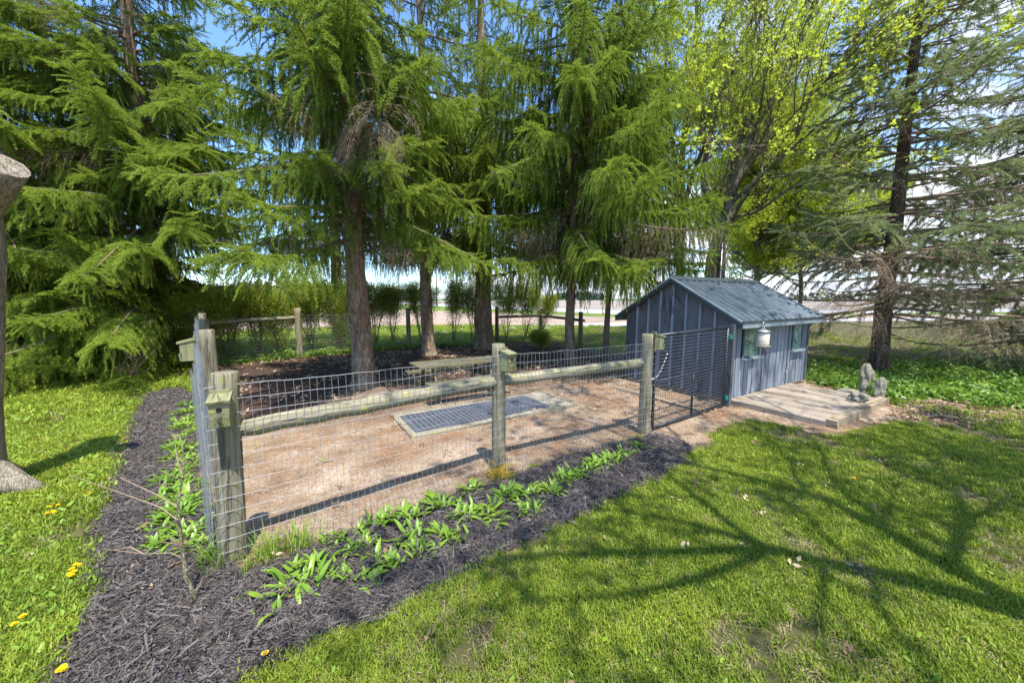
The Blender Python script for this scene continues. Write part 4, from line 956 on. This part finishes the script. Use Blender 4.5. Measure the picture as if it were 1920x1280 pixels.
# ================================================================== BIG BARE TREE BEHIND THE CAMERA (its shadow falls on the lawn)
def lift(u, v, h): p = gp(u, v); return p + SV * h
sh = [([lift(2130, 1240, 4.2), lift(1920, 1140, 5.0), lift(1771, 1067, 5.6), lift(1644, 992, 6.2), lift(1537, 939, 6.8), lift(1431, 907, 7.4), lift(1304, 876, 8.0), lift(1200, 860, 8.6)], .125, .03),
      ([lift(1960, 1165, 4.8), lift(1697, 1093, 5.6), lift(1537, 1056, 6.2), lift(1431, 1035, 6.8), lift(1219, 1040, 7.5), lift(996, 1046, 8.2), lift(880, 1067, 8.8)], .115, .02),
      ([lift(1644, 992, 6.2), lift(1622, 955, 6.6), lift(1564, 913, 7.0), lift(1527, 833, 7.7), lift(1480, 785, 8.2)], .06, .015),
      ([lift(1520, 935, 6.9), lift(1490, 900, 7.2), lift(1470, 860, 7.6), lift(1431, 820, 8.0)], .045, .012),
      ([lift(1431, 1035, 6.8), lift(1341, 966, 7.3), lift(1240, 886, 7.9), lift(1165, 850, 8.4), lift(1060, 800, 9)], .055, .015),
      ([lift(1431, 1040, 6.8), lift(1304, 1088, 7.2), lift(1155, 1120, 7.7), lift(1006, 1131, 8.1), lift(860, 1150, 8.6)], .05, .012),
      ([lift(1431, 1030, 6.8), lift(1272, 982, 7.4), lift(1139, 960, 8.0), lift(1050, 960, 8.3)], .04, .01),
      ([lift(1543, 1056, 6.2), lift(1537, 1109, 6.5), lift(1535, 1184, 6.9), lift(1560, 1260, 7.2)], .035, .01),
      ([lift(1633, 1078, 5.9), lift(1644, 1141, 6.2), lift(1686, 1205, 6.5), lift(1729, 1258, 6.8)], .035, .01),
      ([lift(1771, 1067, 5.6), lift(1800, 985, 6.5), lift(1780, 910, 7.4), lift(1720, 850, 8.2), lift(1640, 800, 9)], .06, .012),
      ([lift(1800, 985, 6.5), lift(1900, 930, 7.3), lift(1960, 880, 8)], .04, .012)]
sh += [([lift(1304, 876, 8.0), lift(1180, 822, 8.5), lift(1060, 778, 8.9), lift(900, 748, 9.4)], .035, .01), ([lift(1304, 876, 8.0), lift(1250, 800, 8.6), lift(1150, 752, 9.1), lift(1040, 728, 9.6)], .035, .01),
       ([lift(1480, 785, 8.2), lift(1400, 745, 8.8), lift(1330, 700, 9.4)], .03, .01), ([lift(1640, 800, 9), lift(1560, 770, 9.4), lift(1480, 750, 9.8), lift(1400, 735, 10.2)], .03, .01), ([lift(1640, 800, 9), lift(1600, 760, 9.5), lift(1530, 735, 10)], .03, .01),
       ([lift(1219, 1040, 7.5), lift(1100, 985, 8), lift(1000, 930, 8.5)], .03, .008)]
root = lift(2130, 1240, 4.2); root_b = Vector((root.x + .35, root.y - .5, 0))
sh.append(([root_b - Z * .1, root_b + Vector((-.1, .15, 2)), root], .19, .13))
sh = [(p_, a_ * .9, b_ * .9) for p_, a_, b_ in sh]
_, n4 = branch_tree('bare_tree', root_b, 'large bare-branched tree beside the camera that shades the lawn', 210, sh, ML, 1, 'tree', bark='bark', leafp=.30, dens=1.05, tw=(.5, 1.0), maxd=3)
rb = Vector((9.2, .8, 0)); s2 = []
for (u, v, h) in ((1700, 830, 6.8), (1850, 800, 7.5), (1950, 870, 7), (1780, 900, 6.6), (2080, 950, 6.4), (1640, 870, 7.4), (1900, 980, 6.4)):
    e_ = lift(u, v, h); m_ = rb + Z * 4.0; s2.append(([m_, m_.lerp(e_, .35) + Z * .5, m_.lerp(e_, .7) + Z * .3, e_], .07, .015))
s2.append(([rb - Z * .1, rb + Z * 2, rb + Z * 4.1], .2, .14))
_, n5 = branch_tree('maple_tree', rb, 'young-leaved tree just outside the right edge whose twigs reach the top right corner', 211, s2, ML, 2, 'tree', leafp=.6, dens=.9, tw=(.5, .9), maxd=3)

# ================================================================== HEDGE SHRUBS
hedge = [(385, 690, 2.0), (430, 682, 2.2), (490, 674, 2.2), (528, 670, 2.1), (585, 664, 2.3), (640, 662, 2.4), (705, 655, 2.4), (738, 652, 2.4), (790, 650, 2.5), (850, 648, 2.5), (885, 646, 2.4), (950, 643, 2.5), (985, 641, 2.5), (1012, 640, 2.0)]
hl = ['yellow-green shrub by the corner of the back fence', 'shrub with bare lower stems under the back left rail', 'shrub left of the first back fence post', 'shrub just before the first back fence post', 'thin shrub right of the first back fence post', 'densest dark-leaved shrub, left of the nearest spruce trunk',
      'thin shrub right of the nearest spruce trunk', 'shrub left of the second back fence post', 'shrub seen left of the slim straight trunk', 'vase-shaped shrub between the slim and thick trunks', 'small shrub left of the thick trunk', 'thin shrub right of the thick trunk', 'shrub in the middle of the back right rail', 'last short shrub by the back right post']
def shrub(p, h, label, seed, full=.5, tint=.5, group='clipped shrubs along the back fence', width=.5, srcs=HL, lowleaf=.15, n=7):
    rr = random.Random(seed); p = Vector(p); t_ = thing('shrub', p, label, 'shrub', group); mb = MB(); inst = []
    for i in range(n):
        a_ = rr.random() * 6.28; q = p + Vector((rr.uniform(-.06, .06), rr.uniform(-.06, .06), -.03)); tp = p + Vector((math.cos(a_) * width * rr.uniform(.2, 1), math.sin(a_) * width * rr.uniform(.2, 1), h * rr.uniform(.88, 1.03)))
        pts = [q.lerp(tp, k / 6) + Vector((rr.uniform(-.03, .03), rr.uniform(-.03, .03), 0)) - (tp - q).cross(Z).cross(Z) * 0 for k in range(7)]
        mb.tube(pts, [.014 * (1 - .7 * k / 6) for k in range(7)], 4, False, rng=rr)
        for k in range(int(60 * full) + 6):
            f = rr.random() ** .45
            if f < .5 and rr.random() > lowleaf * 2: continue
            b_ = q.lerp(tp, f); d = Vector((rr.uniform(-1, 1), rr.uniform(-1, 1), rr.uniform(.1, 1.2))).normalized(); l = rr.uniform(.1, .32); e = b_ + d * l
            mb.tube([b_, b_.lerp(e, .5) + Vector((0, 0, -.01)), e], [.005, .004, .002], 3, False, rng=rr)
            if e.z < h * 1.04: inst.append((b_.lerp(e, .6), aim(d, rr.uniform(0, 6)), rr.uniform(1.0, 1.9), rr.randrange(2), min(1, max(0, rr.gauss(tint + .25 * (f - .6), .2)))))
    mb.build('stems', M['twig'], t_); scatter('foliage', inst, srcs, t_); return t_
for i, ((u, v, h), l) in enumerate(zip(hedge, hl)):
    dense = i == 5
    shrub(gp(u, v - 4), h, l, 500 + i, full=3.2 if dense else (3.0 if i < 5 else 2.0), tint=.15 if dense else (.75 if i < 4 else .45), width=.95 if dense else .82, lowleaf=.5 if dense else (.22 if i < 4 else .10), n=9 if i < 6 else 7)
shrub(gp(1012, 652), .5, 'small round green shrub at the foot of the thick back trunk', 530, 1.6, .5, width=.3, lowleaf=.5)

# ================================================================== BARE TWIG SHRUB, SAPLING, STUMP
rr = random.Random(77); p = gp(246, 722); t_ = thing('bare_shrub', p, 'small leafless shrub with pale twigs in front of the left spruces', 'shrub'); mb = MB()
def tw(q, d, L, r, dep):
    pts = [q]
    for i in range(4): d = (d + Vector((rr.uniform(-.2, .2), rr.uniform(-.2, .2), rr.uniform(-.05, .2)))).normalized(); q = q + d * L / 4; pts.append(q)
    mb.tube(pts, [r, r * .8, r * .65, r * .5, r * .35], 4, False, rng=rr)
    if dep:
        for k in range(3): tw(pts[rr.randint(1, 4)], (d + Vector((rr.uniform(-.8, .8), rr.uniform(-.8, .8), rr.uniform(-.1, .5)))).normalized(), L * .55, r * .6, dep - 1)
for k in range(9): tw(p, Vector((rr.uniform(-.8, .8), rr.uniform(-.6, .6), 1)).normalized(), rr.uniform(.5, .8), .013, 2)
mb.build('branches', M['deadtwig'], t_)
M['sapling'] = bark_mat('sapling_bark', (.10, .09, .045), (.24, .22, .13), (.42, .38, .28), 30, .4)
p = gp(372, 1134); t_ = thing('sapling', p, 'thin bare sapling with crooked stem growing in the mulch corner', 'sapling'); rr = random.Random(9)
Ys = p.y; AA = lambda u, v, dy=0: at(u, v, Ys + dy)
main_ = [p - Z * .02, AA(362, 1110), AA(348, 1080), AA(341, 1020, .0), AA(336, 980, .02), AA(334, 940, .04), AA(342, 900, .06), AA(345, 870, .08), AA(340, 820, .1)]
mb = MB(); mb.tube(main_, [.016, .0135, .0125, .011, .0095, .008, .006, .0045, .0025], 8, True, .08, rng=rr); mb.build('stem', M['sapling'], t_)
mb = MB()
for L_ in ([(341, 1045, 0), (320, 1036, .05), (270, 1038, .1), (190, 1028, .15)], [(334, 975, 0), (300, 950, .06), (230, 925, .12), (130, 890, .2)], [(334, 950, .03), (290, 925, .1), (225, 895, .2)], [(345, 1075, 0), (368, 1050, -.02), (384, 1000, 0)],
           [(343, 895, .05), (332, 860, .1), (328, 830, .15)], [(270, 1038, .1), (245, 1025, .12), (215, 1030, .2)], [(362, 1110, 0), (375, 1098, .02), (381, 1080, .03)]):
    mb.tube([AA(*q) for q in L_], [.0045, .0035, .0025, .0015][:len(L_)], 5, False, rng=rr)
for k in range(30):
    i = rr.randint(3, 8); b_ = main_[i]; d = Vector((rr.uniform(-1, 1), rr.uniform(-1, 1), rr.uniform(0, .8))).normalized(); mb.tube([b_, b_ + d * rr.uniform(.03, .14)], [.0025, .001], 3, False, rng=rr)
mb.build('twigs', M['deadtwig'], t_)
p = gp(-78, 932); t_ = thing('tree_stump', p, 'tall weathered cut trunk with a sawn limb at the left edge', 'tree stump')
Ys = p.y; AA = lambda u, v, dy=0: at(u, v, Ys + dy)
mb = MB(); rr = random.Random(4); pts = [p - Z * .05, p + Z * .06, AA(-72, 880), AA(-70, 840), AA(-64, 760), AA(-60, 650), AA(-58, 560), AA(-58, 470), AA(-66, 380), AA(-70, 300), AA(-100, 200)]
mb.tube(pts, [.46, .38, .28, .235, .215, .205, .20, .20, .20, .19, .17], 20, True, .06, rng=rr)
for a_, l_ in ((.15, .76), (1.5, .5), (-1.1, .7), (2.8, .5), (-.45, .72)):
    d = Vector((math.cos(a_), math.sin(a_), 0)); mb.tube([p + Z * .45 + d * .08, p + Z * .26 + d * l_ * .35, p + Z * .1 + d * l_ * .65, p - Z * .03 + d * l_], [.14, .14, .11, .05], 10, True, .08, rng=rr)
mb.build('trunk', M['stump'], t_)
mb = MB(); mb.tube([AA(-58, 420), AA(-30, 372), AA(-6, 335, -.02), AA(9, 308, -.04)], [.14, .135, .145, .152], 18, True, .05, rng=rr); mb.build('sawn_limb', M['stump'], t_)

# ================================================================== LEAFY PERENNIALS
def lanceleaf(L, W, bend, seed):
    r = random.Random(seed); mb = MB(); n = 6; k = 0
    for i in range(n + 1):
        f = i / n; wd = W * (math.sin(math.pi * min(1, f * .93 + .07)) ** .75) * (1 - .15 * f) if i < n else 0.0008
        a_ = 1.25 - bend * f; x = L * f * math.cos(.9 - bend * .5) + .15 * L * f * f; z = L * (f * math.sin(1.15) - bend * .55 * f * f)
        c = .3 * wd
        mb.v += [Vector((x, -wd, z + c)), Vector((x, 0, z)), Vector((x, wd, z + c))]
    for i in range(n):
        b = i * 3; mb.face([b, b + 1, b + 4, b + 3], [(0, 0)] * 4, True); mb.face([b + 1, b + 2, b + 5, b + 4], [(0, 0)] * 4, True)
    return mb
LEAF = [lanceleaf(.15, .018, .8, 1).mesh('leaf_a', M['hosta']), lanceleaf(.13, .017, 1.2, 2).mesh('leaf_b', M['hosta']), lanceleaf(.12, .019, .5, 3).mesh('leaf_c', M['hosta'])]
M['hosta'].use_fake_user = True
def clump_mesh(seed, n=46):
    r = random.Random(seed); mb = MB()
    for k in range(n):
        me = lanceleaf(r.uniform(.08, .14), r.uniform(.012, .018), r.uniform(.4, 1.35), k); a_ = r.random() * 6.28; rt = Matrix.Rotation(a_, 3, 'Z') @ Matrix.Rotation(r.uniform(-.5, .35), 3, 'Y'); q = Vector((r.uniform(-.08, .08), r.uniform(-.08, .08), 0)); b = len(mb.v)
        mb.v += [rt @ v + q for v in me.v]
        for f in me.f: mb.face([b + i for i in f], [(0, 0)] * len(f), True)
    return mb.mesh('leafy_clump', M['hosta'])
CL = [clump_mesh(s_) for s_ in (1, 2, 3, 4)]
fr = [(538, 1118, 1.15), (566, 1092, 1.2), (597, 1062, 1.15), (650, 1083, .75), (700, 1092, .8), (728, 1060, 1.15), (668, 1040, .8), (690, 1022, .8), (628, 1018, .75), (680, 1000, .8), (712, 985, .8), (764, 972, .85),
      (775, 1012, 1.1), (795, 1036, .9), (842, 1012, 1.15), (822, 950, 1.0), (884, 922, .85), (872, 968, .9), (922, 972, 1.0), (953, 935, .8), (990, 960, .85), (995, 930, .95), (1036, 925, .8), (1060, 905, .85), (1080, 893, .85), (1103, 885, .85), (1126, 875, .9), (1150, 866, .85), (1170, 855, .8), (1197, 842, .8)]
lf = [(362, 775, .9), (332, 795, .85), (360, 815, .9), (338, 826, .85), (356, 868, .85), (328, 845, .8), (322, 905, .9), (352, 912, .85), (330, 960, .9), (352, 762, 1.0), (340, 778, .9), (357, 790, .85), (344, 806, .9), (352, 845, .95), (333, 862, .9), (340, 885, .85), (318, 932, 1.0), (350, 940, .95), (345, 965, 1.1), (312, 985, 1.05), (336, 1010, 1.25), (372, 1024, 1.1), (304, 1024, .95), (388, 985, .75), (400, 1040, .6)]
ORD = ['first', 'second', 'third', 'fourth', 'fifth', 'sixth', 'seventh', 'eighth', 'ninth', 'tenth', 'eleventh', 'twelfth', 'thirteenth', 'fourteenth', 'fifteenth', 'sixteenth', 'seventeenth', 'eighteenth', 'nineteenth', 'twentieth', 'twenty-first', 'twenty-second', 'twenty-third', 'twenty-fourth', 'twenty-fifth', 'twenty-sixth', 'twenty-seventh', 'twenty-eighth', 'twenty-ninth', 'thirtieth']
rr = random.Random(31)
fs = sorted(fr, key=lambda q: (Vector((gp(q[0], q[1]).x, gp(q[0], q[1]).y, 0)) - P1).length)
ls = sorted(lf, key=lambda q: -q[1])
def size_word(s): return 'large' if s >= 1.1 else ('small' if s < .82 else 'medium')
def put_clump(u, v, s, label, grp, i, leaves):
    p = gp(u, v)
    if leaves:
        t_ = thing('leafy_perennial', p, label, 'plant', grp)
        for k in range(40):
            o = bpy.data.objects.new('leaf', LEAF[rr.randrange(3)]); col.objects.link(o); o.parent = t_; o.location = (rr.gauss(0, .06) * s, rr.gauss(0, .06) * s, .012); o.rotation_euler = (0, rr.uniform(-.5, .35), rr.random() * 6.28); q = s * rr.uniform(.5, .95); o.scale = (q, q, q)
    else:
        o = bpy.data.objects.new('leafy_perennial', CL[i % 4]); col.objects.link(o); o.location = p + Z * .012; o.rotation_euler = (0, 0, rr.random() * 6.28); o.scale = (s * 1.2, s * 1.2, s * rr.uniform(.95, 1.3)); tag(o, label, 'plant', grp)
for i, (u, v, s) in enumerate(fs): put_clump(u, v, s, '%s leafy green clump, %s out from the corner post in the front mulch bed' % (size_word(s), ORD[i]), 'leafy clumps in the front mulch bed', i, v > 990)
for i, (u, v, s) in enumerate(ls): put_clump(u, v, s, '%s leafy green clump, %s from the near end of the left side bed' % (size_word(s), ORD[i]), 'leafy clumps along the left side bed', i, v > 980)

# tall grass tuft beside the corner post, ochre tuft at the middle post
GTall = [source('tall_grass', tuft(81, 30, .07, .20, .0028, .8), M['weed']), source('ochre_tuft', tuft(82, 40, .07, .16, .003, 1.0), M['ochre'])]
def tufts(name, pts, idx, smin, smax, label, seed):
    r = random.Random(seed); inst = [(gp(u, v), (0, 0, r.random() * 6), r.uniform(smin, smax), idx, r.random()) for u, v in pts]
    b = sum((i[0] for i in inst), Vector()) / len(inst); t_ = thing(name, b, label, 'grass tuft'); scatter('blades', inst, GTall, t_)
tufts('grass_tuft', [(500, 1050), (520, 1040), (545, 1035), (560, 1030), (480, 1062), (590, 1022), (465, 1075), (410, 1068), (395, 1060)], 0, .8, 1.4, 'wispy tall grass growing at the foot of the corner post', 1)
tufts('ochre_grass_tuft', [(930, 892), (936, 902), (942, 897), (928, 900), (938, 888)], 1, .8, 1.2, 'yellow-orange grassy tuft at the foot of the middle post', 2)
# pen weeds
for (u, v), l in (((472, 842), 'small green weed on the pen floor near the corner post'), ((608, 866), 'tiny weed in the middle of the sandy pen floor'), ((808, 770), 'green weed sprouting through the slatted mat'), ((757, 790), 'weed at the left end of the slatted mat')):
    r = random.Random(u); t_ = thing('weed', gp(u, v), l, 'weed'); scatter('leaves', [(gp(u, v) + Vector((r.uniform(-.06, .06), r.uniform(-.04, .04), .03)), (0, 0, r.random() * 6), r.uniform(.5, .8), 3, r.random()) for _ in range(4)], GT, t_)
# dandelions
dl = [(100, 960, 'left edge below the cut trunk'), (96, 972, 'just under the one below the cut trunk'), (140, 1075, 'beside the mulch edge on the left lawn'), (133, 1089, 'lower of the pair beside the mulch edge'), (36, 1178, 'near the bottom left corner'), (497, 1250, 'at the bottom edge between mulch and lawn'), (168, 935, 'upper left lawn near the bed'), (1597, 905, 'on the right lawn below the deck'), (127, 1270, 'in the bottom mulch edge')]
for u, v, l in dl:
    p = gp(u, v); r = random.Random(u); t_ = thing('dandelion', p, 'yellow dandelion flower ' + l, 'dandelion', 'dandelions in the lawn'); mb = MB()
    for k in range(3 if u < 200 else 1):
        q = p + Vector((r.uniform(-.03, .03), r.uniform(-.03, .03), .055)); n = 14
        for j in range(n * 2):
            a_ = 6.283 * j / n + r.random() * .2; L_ = .017 if j < n else .011; e = q + Vector((math.cos(a_) * L_, math.sin(a_) * L_, .003 + (.006 if j >= n else 0))); s_ = Vector((-math.sin(a_), math.cos(a_), 0)) * .003
            b = len(mb.v); mb.v += [q, e - s_, e + s_]; mb.face([b, b + 1, b + 2], [(0, 0)] * 3)
    mb.build('flower', M['dandelion'], t_); mb = MB(); mb.tube([p, p + Z * .05], .002, 4); mb.build('stem', M['weed'], t_)

# ================================================================== FAR THINGS
def far_wood(name, u0, u1, Y, h0, h1, label, seed, tint=.2, n=900, size=9, depth=30):
    r = random.Random(seed); x0, x1 = (u0 - 960) / CF * Y, (u1 - 960) / CF * Y; mb = MB()
    for i in range(n):
        f = r.random(); x = x0 + (x1 - x0) * f; hh = (h0 + (h1 - h0) * r.random()) * (.55 + .45 * math.sin(math.pi * f) ** .5); y = Y + r.uniform(0, depth); c = Vector((x, y, hh * r.random() ** .6)); s_ = size * r.uniform(.3, 1)
        b = len(mb.v)
        for k in range(6):
            d = Vector((r.uniform(-1, 1), r.uniform(-1, 1), r.uniform(-1, 1))).normalized(); mb.v.append(c + d * s_)
        for q in ((0, 1, 2), (0, 2, 3), (0, 3, 4), (1, 2, 5), (3, 4, 5), (1, 4, 5)): mb.face([b + k for k in q], [(0, 0)] * 3)
    o = mb.build(name, M['farleaf' if tint < .3 else 'farleaf2'], None, ((x0 + x1) / 2, Y, 0)); return tag(o, label, 'woods', kind='stuff')
M['farleaf'] = flat_mat('far_foliage', (.09, .12, .10), .9, 0, .1, .1, .4); M['farleaf2'] = flat_mat('far_foliage_pale', (.17, .19, .12), .9, 0, .1, .1, .4)
far_wood('distant_wood', 1040, 1136, 520, 8, 12, 'dark distant wood on the horizon right of the thick trunk', 1, .2, 700, 3.0)
far_wood('distant_treeline', 880, 1010, 700, 4, 8, 'thin pale treeline on the horizon behind the right rail', 2, .5, 500, 3)
far_wood('distant_treeline', 700, 790, 260, 5, 9, 'grey-green treeline beyond the road behind the slim trunk', 3, .2, 600, 2.5)
far_wood('distant_treeline', 380, 640, 200, 7, 12, 'pale green trees beyond the road at the left of the fence gap', 4, .5, 900, 2.5)
far_wood('distant_treeline', 1440, 2300, 330, 4, 9, 'low hazy trees on the horizon right of the shed', 5, .5, 900, 3)
far_wood('distant_treeline', -800, 330, 120, 6, 10, 'trees far off behind the left spruces', 6, .5, 1200, 2.5)
# utility pole
p = Vector(((820 - 960) / CF * 95, 95, 0)); t_ = thing('utility_pole', p, 'wooden utility pole beyond the road behind the spruce trunks', 'utility pole')
mb = MB(); mb.tube([p, p + Z * 5, p + Z * 11], [.16, .15, .12], 8); mb.build('pole', M['twig'], t_); mb = MB(); mb.box(p + Z * 10.2, WX, (1.1, .06, .07)); mb.build('crossarm', M['twig'], t_)
# nest box half hidden in the left spruce
p = gp(246, 690); t_ = thing('feeding_tray', p + Z * .9, 'small blue-roofed red-brown box half hidden in the left spruce', 'box')
mb = MB(); mb.box(p + Z * 1.02, WX, (.20, .12, .07)); M['redwood'] = flat_mat('red_brown_paint', (.22, .09, .07), .7); mb.build('box', M['redwood'], t_)
mb = MB(); mb.prism([p + Vector((-.17, -.16, 1.1)), p + Vector((.17, -.16, 1.1)), p + Vector((.12, .0, 1.25)), p + Vector((-.12, 0, 1.25))], Vector((0, .15, .0))); M['bluepaint'] = flat_mat('blue_roof_paint', (.09, .13, .18), .6); mb.build('roof', M['bluepaint'], t_)
mb = MB(); mb.tube([p, p + Z * .96], .03, 8); mb.build('post', M['barkdark'], t_)
# small surface thing: aerial behind the shed
p = at(1352, 500, 11.2); p0_ = Vector((p.x, p.y, 0)); t_ = thing('tv_aerial', p0_, 'thin metal mast with crossbar beside the maple trunk behind the roof', 'aerial')
mb = MB(); mb.tube([p0_, Vector((p.x, p.y, at(1352, 455, 11.2).z))], .012, 6); mb.build('mast', M['chain'], t_)
zc = at(1352, 473, 11.2).z; mb = MB(); mb.tube([Vector((p.x - .3, p.y, zc)), Vector((p.x + .45, p.y, zc))], .012, 6); mb.box(Vector((p.x + .40, p.y, zc - .01)), WX, (.08, .03, .04)); mb.build('crossbar', M['steel'], t_)
print('instances: spruce', tot, 'maple', n1, n2, n3, n4, 'grass', len(Zc[0]))
